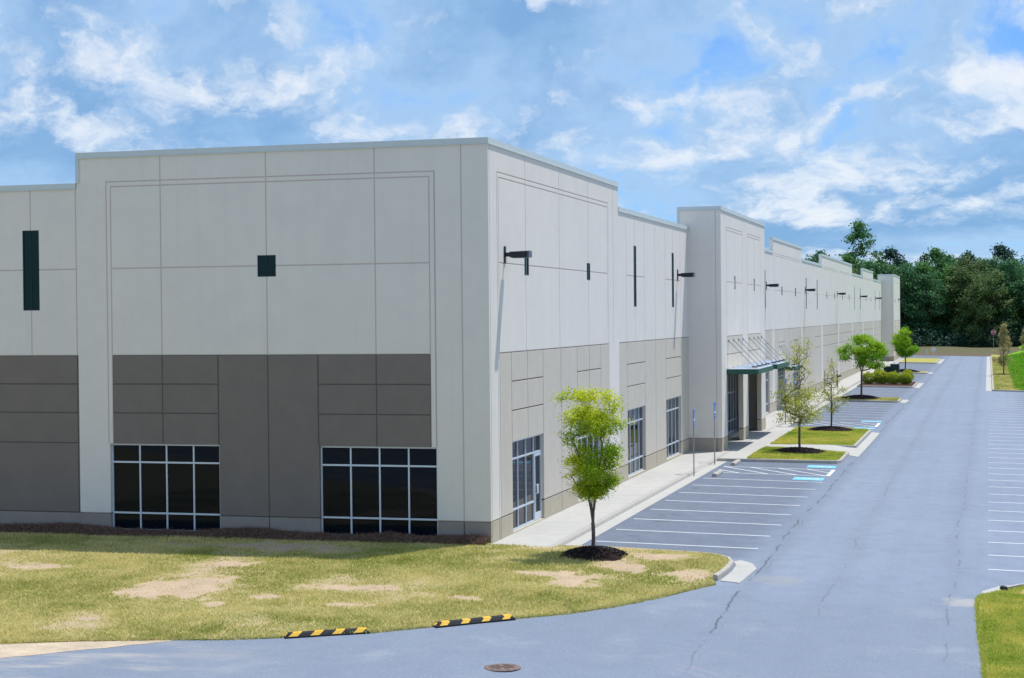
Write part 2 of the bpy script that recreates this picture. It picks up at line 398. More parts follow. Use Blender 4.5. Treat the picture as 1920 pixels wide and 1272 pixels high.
def kerb(name, path, m, zf=za, w=.15, h=.15, parent=None, joint=3.05):
    """extruded kerb along a polyline (outer edge), kerb body to the left of the path"""
    pts = [Vector((x, y, 0)) for x, y in path]; mb = MB()
    nn = []
    for i in range(len(pts)):
        d = (pts[min(i+1, len(pts)-1)]-pts[max(i-1, 0)]).normalized(); nn.append(Vector((-d.y, d.x, 0)))
    for i in range(len(pts)-1):
        a, b = pts[i], pts[i+1]; L = (b-a).length; k = max(1, int(round(L/joint)))
        for j in range(k):
            g = .006 if L > joint*.7 else 0
            t0 = j/k+(g/L if j or i else 0); t1 = (j+1)/k-(g/L if L > joint*.7 else 0)
            p0 = a.lerp(b, t0); p1 = a.lerp(b, t1); n0 = nn[i].lerp(nn[i+1], t0); n1 = nn[i].lerp(nn[i+1], t1)
            def sec(p, n):
                z0 = zf(p.x, p.y)
                q = [p, p+n*.02, p+n*.045, p+n*w, p+n*w]
                zz = [z0-.12, z0+h-.03, z0+h, z0+h, z0-.12]
                return [(q[i].x, q[i].y, zz[i]) for i in range(5)]
            s0, s1 = sec(p0, n0), sec(p1, n1)
            mb.add(s0+s1, [(i, (i+1) % 5, 5+(i+1) % 5, 5+i) for i in range(5)]+[(4, 3, 2, 1, 0), (5, 6, 7, 8, 9)])
    o = mb.build(name, m, parent)
    if parent is None: o['kind'] = 'structure'
    return o
def inpoly(X, Y, poly):
    ins = np.zeros(len(X), bool); n = len(poly)
    for i in range(n):
        x0, y0 = poly[i]; x1, y1 = poly[(i+1) % n]
        c = ((y0 > Y) != (y1 > Y)); 
        with np.errstate(divide='ignore', invalid='ignore'):
            ins ^= c & (X < (x1-x0)*(Y-y0)/(y1-y0+1e-12)+x0)
    return ins
def vnoise(X, Y, scale, seed):
    rs = np.random.RandomState(seed); T = rs.rand(64, 64); X = X*scale; Y = Y*scale
    xi = np.floor(X).astype(int); yi = np.floor(Y).astype(int); fx = X-xi; fy = Y-yi; fx = fx*fx*(3-2*fx); fy = fy*fy*(3-2*fy)
    a = T[xi % 64, yi % 64]; b = T[(xi+1) % 64, yi % 64]; c = T[xi % 64, (yi+1) % 64]; d = T[(xi+1) % 64, (yi+1) % 64]
    return (a*(1-fx)+b*fx)*(1-fy)+(c*(1-fx)+d*fx)*fy
vza = np.vectorize(za); vzl = np.vectorize(zl); vzi = np.vectorize(zi)

# ------------------------------------------------------------------ ground
def big_ground():
    mb = MB(); mb.quad((-3000, -3000, -1.6), (3000, -3000, -1.6), (3000, 4000, -1.6), (-3000, 4000, -1.6))
    tag(mb.build('ground', M_FAR), kind='structure')
big_ground()
asph = sheet('parking_lot', [(-60, -75), (42, -75), (42, 243), (-60, 243)], za, M_ASPH, 4, 4, cutsx=[2.8, -10, -9, -8, -7, -6, -5, -4, -3, -2, -1, 0, .75, 1.5, 2.2, 3, 3.75, 4.5, 5.25, 6, 7, 40], cutsy=[-.5, -16]+list(np.arange(-4.5, .3, .25))+list(np.arange(-22, -4.5, .5)))
tag(asph, 'worn blue-grey asphalt parking lot and drive', kind='structure')

# sidewalk slabs, kerb and gutter
walk = empty('sidewalk'); walk['kind'] = 'structure'
SL = 3.05
def slab_mesh(w, l):
    mb = MB(); g = .006; mb.box(0, w, g, l-g, -.138, 0); return mb.mesh('paving_slab', M_CONC)
sm = slab_mesh(1.885, SL)
for k in range(73):
    o = link('paving_slab', sm, walk); o.location = (0.004, -.36+k*SL, 0.)
# entrance apron between front island and building sits in the same walk
def lip(y):                     # kerb ramps in front of the reserved stalls
    return 1-.9*max(ss(25.6, 27.2, y)*(1-ss(29.2, 30.8, y)), ss(60.4, 62, y)*(1-ss(64.4, 66, y)))
def sidewalk_kerb():
    mb = MB(); ys = []
    y = -.36
    while y < 222.3: ys.append(y); y += SL/4 if y < 70 else SL
    for i in range(len(ys)-1):
        g = .005 if i % 4 == 0 and ys[i] < 70 else 0
        sec = []
        for yy in (ys[i]+g, ys[i+1]):
            h = .14*lip(yy)
            sec.append([(1.895, yy, -.25), (1.895, yy, 0), (2.02, yy, -.14+h), (2.05, yy, -.14+h-.03*lip(yy)), (2.09, yy, -.15), (2.09, yy, -.25)])
        a, b = sec
        mb.add(a+b, [(j, (j+1) % 6, 6+(j+1) % 6, 6+j) for j in range(6)]+[(5, 4, 3, 2, 1, 0), (6, 7, 8, 9, 10, 11)])
    tag(mb.build('sidewalk_kerb', M_CURB), kind='structure')
sidewalk_kerb()
sheet('gutter', [(2.085, -.3), (2.57, -.1), (2.57, 222), (2.085, 222)], lambda x, y: -.134+(.01 if x < 2.3 else 0), M_CONC, 0, SL)

# ---- front lawn
ROADE = [(-42, -46), (-24, -30.5), (-12, -21.2), (-8.2, -17.6), (-7.33, -15.85), (-5.57, -15.2), (-3.75, -14.72), (-2.17, -14.38), (-1.03, -13.93), (.77, -13.08), (2.02, -11.97), (3.55, -10.44), (4.64, -9.37), (5.59, -8.11), (6.43, -6.71), (7.17, -5.22), (7.62, -4.32)]
rnd = random.Random(4)
def rough_edge(path, step=.35, amp=.05):
    out = []
    for i in range(len(path)-1):
        a = Vector(path[i]); b = Vector(path[i+1]); n = max(1, int((b-a).length/step))
        for j in range(n):
            p = a.lerp(b, j/n); out.append((p.x+rnd.uniform(-amp, amp), p.y+rnd.uniform(-amp, amp)))
    out.append(tuple(path[-1])); return out
CURBL = [(2.12, .12), (3.49, .16), (5.32, .08), (6.55, -.08), (7.15, -.32), (7.55, -.75), (7.74, -1.35), (7.76, -2.2), (7.70, -3.1), (7.62, -3.75)]
CURBI = [(x-.0, y) for x, y in CURBL]
LAWN = rough_edge(ROADE)+[(7.45, -3.75), (7.55, -3.1), (7.61, -2.2), (7.59, -1.35), (7.42, -.85), (7.08, -.46), (6.5, -.23), (5.3, -.07), (3.49, .0), (2.12, -.02), (2.1, -.37), (0.05, -.37), (0, -.02), (-42, -.02)]
PATCH = [(-6.16, -8.55, 1.35, 1.7), (-6.9, -9.3, .9, .9), (-6.08, -5.1, .6, .45), (-1.69, -7.95, 1.39, .5), (-11.9, -6.4, .95, .57), (-.82, -10.13, .7, .28), (3.84, -5.3, .9, 1.0), (2.9, -4.6, .8, .5), (5.69, -1.31, .85, .6), (6.76, -3.6, .75, .9), (-6.6, -12.95, .3, .2), (-4.25, -10.69, .4, .4), (-8.5, -2.0, 1.6, .35), (-6, -1.8, 1.8, .6), (4.9, -3.2, .7, .6), (-3.2, -9.6, .5, .3), (-13.5, -10, .8, .4), (1.8, -8.6, .6, .35)]
def cover_np(X, Y):
    n = vnoise(X, Y, .45, 1)*.5+vnoise(X, Y, 1.3, 2)*.3+vnoise(X, Y, 3.4, 3)*.2
    c = .60+(n-.5)*1.0
    w = vnoise(X, Y, 1.7, 5)*.5+vnoise(X, Y, 4.5, 6)*.5
    for px, py, rx, ry in PATCH:
        d = np.sqrt(((X-px)/rx)**2+((Y-py)/ry)**2)+(w-.5)*1.7
        c = c-np.clip((1.12-d)*.85, 0, .50)
    return np.clip(c, 0, 1)
cov1 = lambda x, y: float(cover_np(np.array([x]), np.array([y]))[0])
lawn = sheet('lawn', LAWN, zl, M_LAWN, 0, 0, cutsx=list(np.arange(-17, 7.8, .3)), cutsy=list(np.arange(-17.1, 0, .3)), cover=cov1, thick=.06)
lawn['kind'] = 'structure'
sheet('washed_sand', rough_edge([(-9.5, -20.5), (-6.6, -17.6), (-5.2, -16.2), (-3.4, -14.75)], .3, .05)+[(-3.75, -14.70), (-5.57, -15.15), (-7.33, -15.8), (-8.2, -17.55), (-10.5, -20)], lambda x, y: za(x, y)+.006, M_SAND, .5, .5)
kerb('lawn_kerb', CURBL[::-1], M_CURB, lambda x, y: za(x, max(y, -1.0))+.0 if y > -1 else za(x, y), w=.15, h=.16)
sheet('concrete_apron', [(7.68, -3.8), (8.25, -4.0), (8.42, -1.7), (8.2, -.9), (7.8, -.45), (7.62, -.72), (7.78, -1.35), (7.80, -2.3)], lambda x, y: za(x, y)+.02, M_CONC, 0, .5, thick=.05)

def blades(name, poly, zf, n, m, seed, cover=None, h=(.03, .075), w=.012, bbox=None, label=None, thin=1.0, tm=.5):
    rs = np.random.RandomState(seed); xs = [p[0] for p in poly]; ys = [p[1] for p in poly]
    bb = bbox or (min(xs), max(xs), min(ys), max(ys))
    X = rs.uniform(bb[0], bb[1], n); Y = rs.uniform(bb[2], bb[3], n)
    k = inpoly(X, Y, poly); X, Y = X[k], Y[k]
    cv = cover(X, Y) if cover else np.full(len(X), .7)
    cv = np.clip((cv-.16)/.44, 0.10, 1)
    k = rs.rand(len(X)) < cv*thin; X, Y, cv = X[k], Y[k], cv[k]
    Z = np.array([zf(a, b) for a, b in zip(X, Y)]); N = len(X)
    an = rs.uniform(0, 2*np.pi, N); H = rs.uniform(h[0], h[1], N)*(.45+.75*cv)*(.6+.8*vnoise(X, Y, 1.1, 21)); ln = rs.uniform(.2, 1.1, N)*H; la = rs.uniform(0, 2*np.pi, N)
    wv = w*rs.uniform(.7, 1.6, N)*(1+H*4)
    V = np.zeros((N, 3, 3)); V[:, 0, 0] = X-np.cos(an)*wv; V[:, 0, 1] = Y-np.sin(an)*wv; V[:, 1, 0] = X+np.cos(an)*wv; V[:, 1, 1] = Y+np.sin(an)*wv
    V[:, 2, 0] = X+np.cos(la)*ln; V[:, 2, 1] = Y+np.sin(la)*ln; V[:, 0, 2] = V[:, 1, 2] = Z-.005; V[:, 2, 2] = Z+H
    ti = np.clip(tm+.85*(vnoise(X, Y, .5, 11)-.5)+.6*(vnoise(X, Y, 1.9, 12)-.5)+rs.normal(0, .24, N)+(1-cv)*.3, 0, 1)
    o = link(name, np_mesh(name, V.reshape(-1, 3), np.arange(N*3).reshape(-1, 3), m, np.repeat(ti, 3)))
    tag(o, label, 'grass', kind='stuff'); return o
LV = [p for p in LAWN]
blades('lawn_grass', LV, zl, 330000, M_GRASS, 3, cover_np, bbox=(-19, 7.8, -18, 0), label='patchy yellow-green lawn grass in front of the building', h=(.025, .065), tm=.60)

def fringe(name, path, zf, n, m, seed, label):
    rs = np.random.RandomState(seed); P = [Vector(p) for p in path]; V = []; T = []
    seg = [(P[i], P[i+1], (P[i+1]-P[i]).length) for i in range(len(P)-1)]; tot = sum(q[2] for q in seg)
    for a, b, L_ in seg:
        d = (b-a)/max(L_, 1e-6); nn = Vector((-d.y, d.x))
        for _ in range(int(n*L_/tot)):
            if rs.rand() < .25: continue
            p = a.lerp(b, rs.rand())+nn*rs.uniform(-.05, .10); h = rs.uniform(.03, .085); w = rs.uniform(.012, .024); an = rs.uniform(0, 6.28); la = rs.uniform(0, 6.28); ln = rs.uniform(.2, 1.3)*h
            z = zf(p.x, p.y)-.06; u = Vector((math.cos(an), math.sin(an)))*w
            V += [(p.x-u.x, p.y-u.y, z), (p.x+u.x, p.y+u.y, z), (p.x+math.cos(la)*ln, p.y+math.sin(la)*ln, z+.05+h)]; t_ = min(1, max(0, rs.normal(.6, .25))); T += [t_]*3
    V = np.array(V); tag(link(name, np_mesh(name, V, np.arange(len(V)).reshape(-1, 3), m, np.array(T))), label, 'grass', kind='stuff')
fringe('lawn_edge_grass', ROADE[3:], zl, 9000, M_GRASS, 41, 'ragged grass along the lawn edge where it meets the drive')
# ------------------------------------------------------------------ markings (children of the lot)
def mark(pts, name='stall_line', m=None, dz=.005):
    mb = MB(); mb.add([(x, y, za(x, y)+dz) for x, y in pts], [tuple(range(len(pts)))])
    return mb.build(name, m or M_LINE, asph)
def line(x0, y0, x1, y1, w=.10, name='stall_line', m=None, dz=.005):
    d = Vector((x1-x0, y1-y0)).normalized(); n = Vector((-d.y, d.x))*(w/2)
    if x0 < 2.8 < x1: x0 = 2.8
    return mark([(x0-n.x, y0-n.y), (x1-n.x, y1-n.y), (x1+n.x, y1+n.y), (x0+n.x, y0+n.y)], name, m, dz)
SW_ = 3.065
for k in range(8): line(2.6, 2.27+k*SW_, 7.95, 2.27+k*SW_)
def hatch(y0, y1):
    line(2.6, y0, 7.92, y0); line(2.6, y1, 7.92, y1)
    mark([(7.83, y0-.05), (8.0, y0-.05), (8.0, y1+.05), (7.83, y1+.05)], 'hatch_end_line', dz=.009)
    W2 = 2.5
    for a in (1.45, 2.75, 4.05, 5.35, 6.65):
        xa, xb = max(a, 2.85), min(a+W2, 7.8); f = lambda x: y1+(y0-y1)*(x-a)/W2
        pa, pb = (xa, f(xa)), (xb, f(xb)); d = Vector((pb[0]-pa[0], pb[1]-pa[1])).normalized(); n = Vector((-d.y, d.x))*.05
        mark([(pa[0]-n.x, pa[1]-n.y), (pb[0]-n.x, pb[1]-n.y), (pb[0]+n.x, pb[1]+n.y), (pa[0]+n.x, pa[1]+n.y)], 'hatch_stripe', dz=.007)
def access_pad(xc, yc):
    mark([(xc-.66, yc-.6), (xc+.66, yc-.6), (xc+.66, yc+.6), (xc-.66, yc+.6)], 'reserved_stall_pad', M_PBLUE)
    # wheelchair symbol laid out to be read from the drive
    mb = MB(); S = .95
    def P(a, b): return (xc+.5*S-b*S, yc-.5*S+a*S)
    def poly(pts): mb.add([(x, y, za(x, y)+.010) for x, y in (P(*q) for q in pts)], [tuple(range(len(pts)))])
    for i in range(14):                       # wheel arc
        a0 = R_(120+i*17); a1 = R_(120+(i+1)*17); c = (.45, .32)
        poly([(c[0]+math.cos(a)*r, c[1]+math.sin(a)*r) for a, r in ((a0, .30), (a1, .30), (a1, .23), (a0, .23))])
    poly([(.36+.07*math.cos(i*.785), .93+.07*math.sin(i*.785)) for i in range(8)])
    poly([(.33, .84), (.42, .84), (.48, .45), (.39, .45)]); poly([(.40, .50), (.40, .42), (.70, .42), (.70, .50)]); poly([(.64, .42), (.72, .42), (.86, .10), (.78, .08)]); poly([(.42, .68), (.42, .62), (.66, .62), (.66, .68)])
    mb.build('access_symbol', M_LINE, asph)
hatch(26.65, 29.68); access_pad(7.22, 25.1); access_pad(7.22, 31.22)
line(2.6, 57.0, 7.95, 57.0); hatch(60.7, 64.3); access_pad(7.3, 59.1); access_pad(7.3, 66.1)
for k in range(8): line(2.6, 67.4+k*SW_, 7.95, 67.4+k*SW_)
for k in range(7): line(2.6, 97.3+k*SW_, 7.95, 97.3+k*SW_)
for k in range(9): line(2.6, 132.5+k*SW_, 7.95, 132.5+k*SW_)
for k in range(11): line(2.6, 164.5+k*SW_, 7.95, 164.5+k*SW_)
for k in range(38): line(14.82, .2+k*3.03, 20.3, .2+k*3.03)
line(14.82, -1.0+0, 20.3, -1.0) if False else None

# ------------------------------------------------------------------ islands
def rrect(x0, x1, y0, y1, r, corners=(1, 1, 1, 1)):
    """counter-clockwise outline, corners order: (x1,y0),(x1,y1),(x0,y1),(x0,y0)"""
    out = []
    for (cx, cy, a), on in zip(((x1-r, y0+r, -90), (x1-r, y1-r, 0), (x0+r, y1-r, 90), (x0+r, y0+r, 180)), corners):
        if on:
            for i in range(6): an = R_(a+i*18); out.append((cx+r*math.cos(an), cy+r*math.sin(an)))
        else: out.append((cx+(r if a in (-90, 0) else -r), cy+(r if a in (0, 90) else -r)))
    return out
def island(x0, x1, y0, y1, grassm, name='island', fill='island_turf', apron=True, mulch=None):
    o = rrect(x0, x1, y0, y1, .55, (1, 1, 0, 0)); p = [(x0, y0)]+o[:12]+[(x0, y1)]
    kerb(name+'_kerb', p, M_CURB, za)
    inner = [(x0+.02, y0+.15)]+[(min(x, x1-.0)-.15 if x > x1-.6 else x, min(max(y, y0+.15), y1-.15)) for x, y in o[:12]]+[(x0+.02, y1-.15)]
    s = sheet(fill, inner, lambda x, y: za(x, y)+.135, mulch or grassm, .6, .6, cover=(lambda x, y: .62+.5*(cov1(x*1.3+9, y*.9+4)-.55)))
    if apron:
        sheet('concrete_apron', [(x1+.03, y0+.55), (x1+.55, y0-.25), (x1+.60, y1-.1), (x1+.03, y1+.1)], lambda x, y: za(x, y)+.012, M_CONC, 0, 3.05)
    return inner
# entry island: two turf beds with a walk between
kerb('entry_island_kerb', [(2.1, 32.35), (7.45, 32.95), (7.8, 33.1), (7.95, 33.5), (7.98, 34.2), (7.96, 38.6)], M_CURB, za, h=.16)
kerb('entry_island_kerb', [(4.6, 42.45), (7.7, 42.75), (7.97, 43.0), (7.97, 55.6), (7.7, 56.2), (2.1, 56.4)], M_CURB, za, h=.16)
BED1 = [(3.44, 33.0), (4.6, 32.78), (7.45, 33.1), (7.72, 33.3), (7.8, 33.8), (7.8, 38.3), (3.44, 40.3)]
BED2 = [(3.44, 42.35), (7.78, 42.92), (7.82, 43.2), (7.82, 55.4), (7.6, 56.03), (3.44, 56.22)]
zbed = lambda x, y: za(x, y)+.15
for b in (BED1, BED2): tag(sheet('island_turf', b, zbed, M_VERGE, .6, .6, cover=lambda x, y: .72+.35*(cov1(x*1.3+9, y*.9+4)-.55)), kind='structure')
tag(sheet('entry_walk', [(2.10, 32.5), (3.43, 32.68), (3.43, 40.32), (7.78, 38.4), (8.5, 37.2), (8.5, 33.9), (8.52, 55.0), (8.0, 55.6), (8.0, 42.9), (4.6, 42.40), (3.43, 42.33), (3.43, 56.24), (2.10, 56.24)], lambda x, y: max(za(x, y)+.016, (-.003-.012*max(x-2.1, 0)) if x < 6.8 else za(x, y)+.14-.124*ss(6.8, 8.0, x)), M_CONC, .5, 3.05), kind='structure')
blades('island_grass', BED1, zbed, 26000, M_GRASSG, 5, None, h=(.03, .07), w=.02, label='mown grass on the entry island bed beside the reserved stalls')
blades('island_grass', BED2, zbed, 42000, M_GRASSG, 6, None, h=(.03, .07), w=.02, label='mown grass on the larger entry island bed beyond the crossing walk')
ISB = island(2.57, 7.9, 90.6, 95.6, M_VERGE)
ISC = island(2.57, 7.9, 118.3, 130.2, None, mulch=M_MULCHR, fill='island_mulch')
ISD = island(2.57, 7.9, 157.2, 162.2, M_VERGE)
ISE = island(2.57, 7.8, 198.5, 221.5, M_VERGE)
blades('island_grass', ISB, lambda x, y: za(x, y)+.135, 12000, M_GRASS, 7, None, h=(.03, .07), w=.03, label='dry grass on the narrow island under the umbrella-shaped tree')

# right side: verge with hill, near island, far bank
kerb('verge_kerb', [(15.15, 243), (15.15, 115.6), (15.6, 115.1), (40, 114.6)], M_CURB, za, w=.18)
sheet('gutter', [(14.6, 115), (15.14, 115), (15.14, 243), (14.6, 243)], lambda x, y: za(x, y)+.012, M_CONC, 0, 6)
sheet('verge', [(15.33, 115.3), (18.4, 115.2), (18.0, 150), (17.6, 200), (18.5, 290), (15.33, 290)], lambda x, y: zhill(x, y), M_VERGE, 1, 8, cover=lambda x, y: .7)
def hill_edge(y): return 18.2-.9*math.sin((y-110)*.055)
sheet('hill', [(18.4, 115.2), (60, 115), (90, 300), (18.5, 290), (17.6, 200), (18.0, 150)], lambda x, y: zhill(x, y)+.004, M_HILL, 2, 6, cover=lambda x, y: 1.)
blades('hill_grass', [(17.3, 116), (30, 116), (30, 240), (17.3, 240)], zhill, 60000, M_GRASSH, 12, None, h=(.08, .2), w=.07, label='bright green grass on the hillside right of the verge')
blades('verge_grass', [(15.4, 116), (18.5, 116), (18.5, 235), (15.4, 235)], zhill, 26000, M_GRASS, 13, None, h=(.05, .12), w=.05, label='pale dry grass between the verge kerb and the hill')
NEARI = [(14.62, -4.3)]+[(14.60, -5.0), (14.63, -6.5), (14.66, -8.2), (14.75, -11), (14.85, -14.5), (14.9, -22), (40, -22), (40, -3.0), (16.9, -2.15), (16.2, -2.35), (15.6, -2.75), (15.15, -3.45)]
zn = lambda x, y: za(x, y)+.06
sheet('corner_lawn', rough_edge(NEARI[:7], .3, .05)+NEARI[7:], zn, M_LAWN, 0, 0, cutsx=list(np.arange(14.8, 20, .4)), cutsy=list(np.arange(-22, -2, .5)), cover=lambda x, y: .8-.5*(math.exp(-((x-15.9)**2/.3+(y+3.6)**2/.5))), thick=.07)
blades('corner_grass', NEARI, zn, 330000, M_GRASSG, 8, lambda X, Y: .75-.55*np.exp(-((X-15.9)**2/.4+(Y+3.5)**2/.5)), bbox=(14.5, 22.5, -20, -2.2), h=(.03, .08), w=.014, tm=.66, label='green and yellow grass on the corner lawn beside the drive')
fringe('corner_edge_grass', NEARI[:7][::-1], zn, 6000, M_GRASSG, 43, 'ragged grass along the corner lawn edge beside the drive')
kerb('corner_kerb', [(40, -2.85), (16.9, -2.0), (16.2, -2.2), (15.55, -2.65), (15.1, -3.3)], M_CURB, za, w=.16, h=.13)
sheet('concrete_apron', [(14.62, -4.25), (15.2, -3.55), (15.12, -3.28), (15.55, -2.6), (16.2, -2.15), (16.9, -1.95), (15.9, -1.95), (15.1, -2.55), (14.66, -3.4)], lambda x, y: za(x, y)+.02, M_CONC, 0, 0, thick=.05)
def zbank(x, y): return -.5+.9*ss(243, 262, y)+.12*math.sin(x*.31)
tag(sheet('bank', [(-80, 243.05), (60, 243.05), (60, 420), (-80, 420)], zbank, M_BANK, 4, 4, cover=lambda x, y: .35+.5*ss(250, 262, y)), kind='structure')

# ------------------------------------------------------------------ the building
BLD = empty('warehouse_building', (0, 0, 0), 'long off-white concrete panel warehouse with tan and taupe lower walls', 'building')
Z = Vector((0, 0, 1))
HB, HH, J2, J1, HBR, HM, HR2, HR1, HLOW, HTOP = .674, 2.98, 3.98, 4.93, 5.88, 8.73, 11.42, 11.58, 11.57, 12.57
GAP = .019; DEEP = .013
class Facade:
    def __init__(s, O, U, N, scheme): s.O = Vector(O); s.U = Vector(U); s.N = Vector(N); s.g = []; s.h = []; s.scheme = scheme; s.white = []
    def P(s, a, z, d=0): return s.O+s.U*a+Z*z+s.N*d
    def v(s, a, z0, z1): s.g.append(('v', a, z0, z1))
    def hz(s, z, a0, a1): s.g.append(('h', z, a0, a1))
    def hole(s, a0, a1, z0, z1): s.h.append((a0, a1, z0, z1))
    def colour(s, a, z):
        """material index: 0 white 1 dado 2 base"""
        if z < HB: return 2
        if z < HBR and any(b0 < a < b1 for b0, b1 in s.white): return 1
        return 0
    def build(s, a0, a1, z0, z1, dado):
        s.white = dado
        A = {a0, a1}; B = {z0, z1}
        for g in s.g:
            if g[0] == 'v': A.add(g[1]); B |= {g[2], g[3]}
            else: B.add(g[1]); A |= {g[2], g[3]}
        for h in s.h: A |= {h[0], h[1]}; B |= {h[2], h[3]}
        def uniq(S, lo, hi):
            out = []
            for x in sorted(S):
                if lo-1e-6 <= x <= hi+1e-6 and (not out or x-out[-1] > 1e-4): out.append(x)
            return out
        A = uniq(A, a0, a1); B = uniq(B, z0, z1); na, nb = len(A)-1, len(B)-1
        def solid(i, j):
            if not (0 <= i < na and 0 <= j < nb): return None
            ca, cz = (A[i]+A[i+1])/2, (B[j]+B[j+1])/2
            return not any(h[0] < ca < h[1] and h[2] < cz < h[3] for h in s.h)
        vg = [g for g in s.g if g[0] == 'v']; hg = [g for g in s.g if g[0] == 'h']
        def gv(i, j):
            cz = (B[j]+B[j+1])/2; return any(abs(g[1]-A[i]) < 1e-4 and g[2]-1e-6 < cz < g[3]+1e-6 for g in vg)
        def gh(i, j):
            ca = (A[i]+A[i+1])/2; return any(abs(g[1]-B[j]) < 1e-4 and g[2]-1e-6 < ca < g[3]+1e-6 for g in hg)
        seen = set(); core = MB()
        MT = s.scheme
        for i in range(na):
            for j in range(nb):
                if not solid(i, j): continue
                ci = s.colour((A[i]+A[i+1])/2, (B[j]+B[j+1])/2)
                core.m = 0 if ci == 0 else 1
                core.quad(s.P(A[i], B[j], -DEEP), s.P(A[i+1], B[j], -DEEP), s.P(A[i+1], B[j+1], -DEEP), s.P(A[i], B[j+1], -DEEP))
                if (i, j) in seen: continue
                comp = []; st = [(i, j)]; seen.add((i, j))
                while st:
                    c = st.pop(); comp.append(c); a, b = c
                    for q, blocked in (((a-1, b), gv(a, b)), ((a+1, b), gv(a+1, b)), ((a, b-1), gh(a, b)), ((a, b+1), gh(a, b+1))):
                        if q not in seen and not blocked and solid(*q):
                            qa, qb = q
                            if s.colour((A[qa]+A[qa+1])/2, (B[qb]+B[qb+1])/2) == ci: seen.add(q); st.append(q)
                mb = MB()
                for a, b in comp:
                    L, Rr, D, T = gv(a, b) and a > 0, gv(a+1, b) and a+1 < na, gh(a, b) and b > 0, gh(a, b+1) and b+1 < nb
                    s0 = A[a]+(GAP if L else 0); s1 = A[a+1]-(GAP if Rr else 0); y0 = B[b]+(GAP if D else 0); y1 = B[b+1]-(GAP if T else 0)
                    bv = .005                                             # small arris bevel on jointed sides
                    f0 = s0+(bv if L else 0); f1 = s1-(bv if Rr else 0); g0 = y0+(bv if D else 0); g1 = y1-(bv if T else 0)
                    mb.quad(s.P(f0, g0), s.P(f1, g0), s.P(f1, g1), s.P(f0, g1))
                    def side(p, q, pb, qb):
                        mb.quad(s.P(*pb, -bv), s.P(*qb, -bv), s.P(*q), s.P(*p)); mb.quad(s.P(*pb, -DEEP), s.P(*qb, -DEEP), s.P(*qb, -bv), s.P(*pb, -bv))
                    if L: side((f0, g1), (f0, g0), (s0, y1), (s0, y0))
                    if Rr: side((f1, g0), (f1, g1), (s1, y0), (s1, y1))
                    if D: side((f0, g0), (f1, g0), (s0, y0), (s1, y0))
                    if T: side((f1, g1), (f0, g1), (s1, y1), (s0, y1))
                    JD = -.26
                    def jamb(p, q): mb.quad(s.P(*p, JD), s.P(*q, JD), s.P(*q), s.P(*p))
                    if solid(a-1, b) is False: jamb((s0, g1), (s0, g0))
                    if solid(a+1, b) is False: jamb((s1, g0), (s1, g1))
                    if solid(a, b-1) is False: jamb((f0, y0), (f1, y0))
                    if solid(a, b+1) is False: jamb((f1, y1), (f0, y1))
                mb.build('wall_panel', MT[ci], BLD)
        core.build('wall_backing', [M_JL, M_JD], BLD)
        return s
    def window(s, a0, a1, z0, z1, cols, rows, depth=.14, name='window', fr=.055, door=None, m=M_ALU, gl=M_GLASS, proud=.05):
        """frame and bars proud of the panes"""
        mb = MB()
        def bar(p0, p1, q0, q1, d0=-depth-.06, d1=-depth+proud):
            mb.hexa([s.P(p0, q0, d1), s.P(p0, q0, d0), s.P(p1, q0, d0), s.P(p1, q0, d1), s.P(p0, q1, d1), s.P(p0, q1, d0), s.P(p1, q1, d0), s.P(p1, q1, d1)])
        cs = [a0]+list(cols)+[a1]; rs = [z0]+list(rows)+[z1]; e = .003
        bar(a0+e, a0+fr, z0+e, z1-e); bar(a1-fr, a1-e, z0+e, z1-e)
        bar(a0+fr, a1-fr, z0+e, z0+fr*1.2); bar(a0+fr, a1-fr, z1-fr, z1-e)
        for r in rows: bar(a0+fr, a1-fr, r-fr/2, r+fr/2, d1=-depth+proud-.004)
        ys = [z0+fr*1.2]+[r for r in rows]+[z1-fr]
        for c in cols:
            for k in range(len(ys)-1): bar(c-fr*.45, c+fr*.45, ys[k]+(fr/2 if k else 0), ys[k+1]-(fr/2 if k < len(ys)-2 else 0), d1=-depth+proud-.008)
        w = mb.build(name, m, BLD)
        for i in range(len(cs)-1):
            for j in range(len(rs)-1):
                p = MB(); rx = random.Random(int(a0*100)+i*7+j); tz = rx.uniform(-.003, .003)
                p.quad(s.P(cs[i], rs[j], -depth+tz), s.P(cs[i+1], rs[j], -depth-tz), s.P(cs[i+1], rs[j+1], -depth-tz), s.P(cs[i], rs[j+1], -depth+tz))
                p.build('pane', gl, w)
        return w
    def strip(s, name, a0, a1, z0, z1, d0, d1, m):
        mb = MB(); mb.hexa([s.P(a0, z0, d1), s.P(a0, z0, d0), s.P(a1, z0, d0), s.P(a1, z0, d1), s.P(a0, z1, d1), s.P(a0, z1, d0), s.P(a1, z1, d0), s.P(a1, z1, d1)])
        return mb.build(name, m, BLD)
def slotwin(f, c, z0, z1, w=.60):
    f.hole(c-w/2, c+w/2, z0, z1)
    f.pend = getattr(f, 'pend', []); f.pend.append((c-w/2, c+w/2, z0, z1))
def finish_slots(f):
    for a0, a1, z0, z1 in getattr(f, 'pend', []):
        f.window(a0, a1, z0, z1, [(a0+a1)/2], [], depth=.035, name='slot_window', fr=.035, m=M_TEALF, gl=M_TEAL, proud=.02)
def coping(f, a0, a1, z, d=.03, t=.28, e0=0, e1=0, cut=0):
    f.strip('coping', a0-e0+cut, a1+e1, z-.17, z, -t, d, M_COPING)
    f.strip('coping_drip', a0-e0+(.06 if cut else 0), a1+e1, z-.20, z-.172, -.05, d+.012, M_COPING)
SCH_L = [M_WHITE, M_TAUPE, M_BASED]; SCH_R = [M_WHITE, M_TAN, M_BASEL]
COLS4 = lambda a0, a1: [a0+(a1-a0)*k/4 for k in (1, 2, 3)]
ROWS = [.72, 2.38]

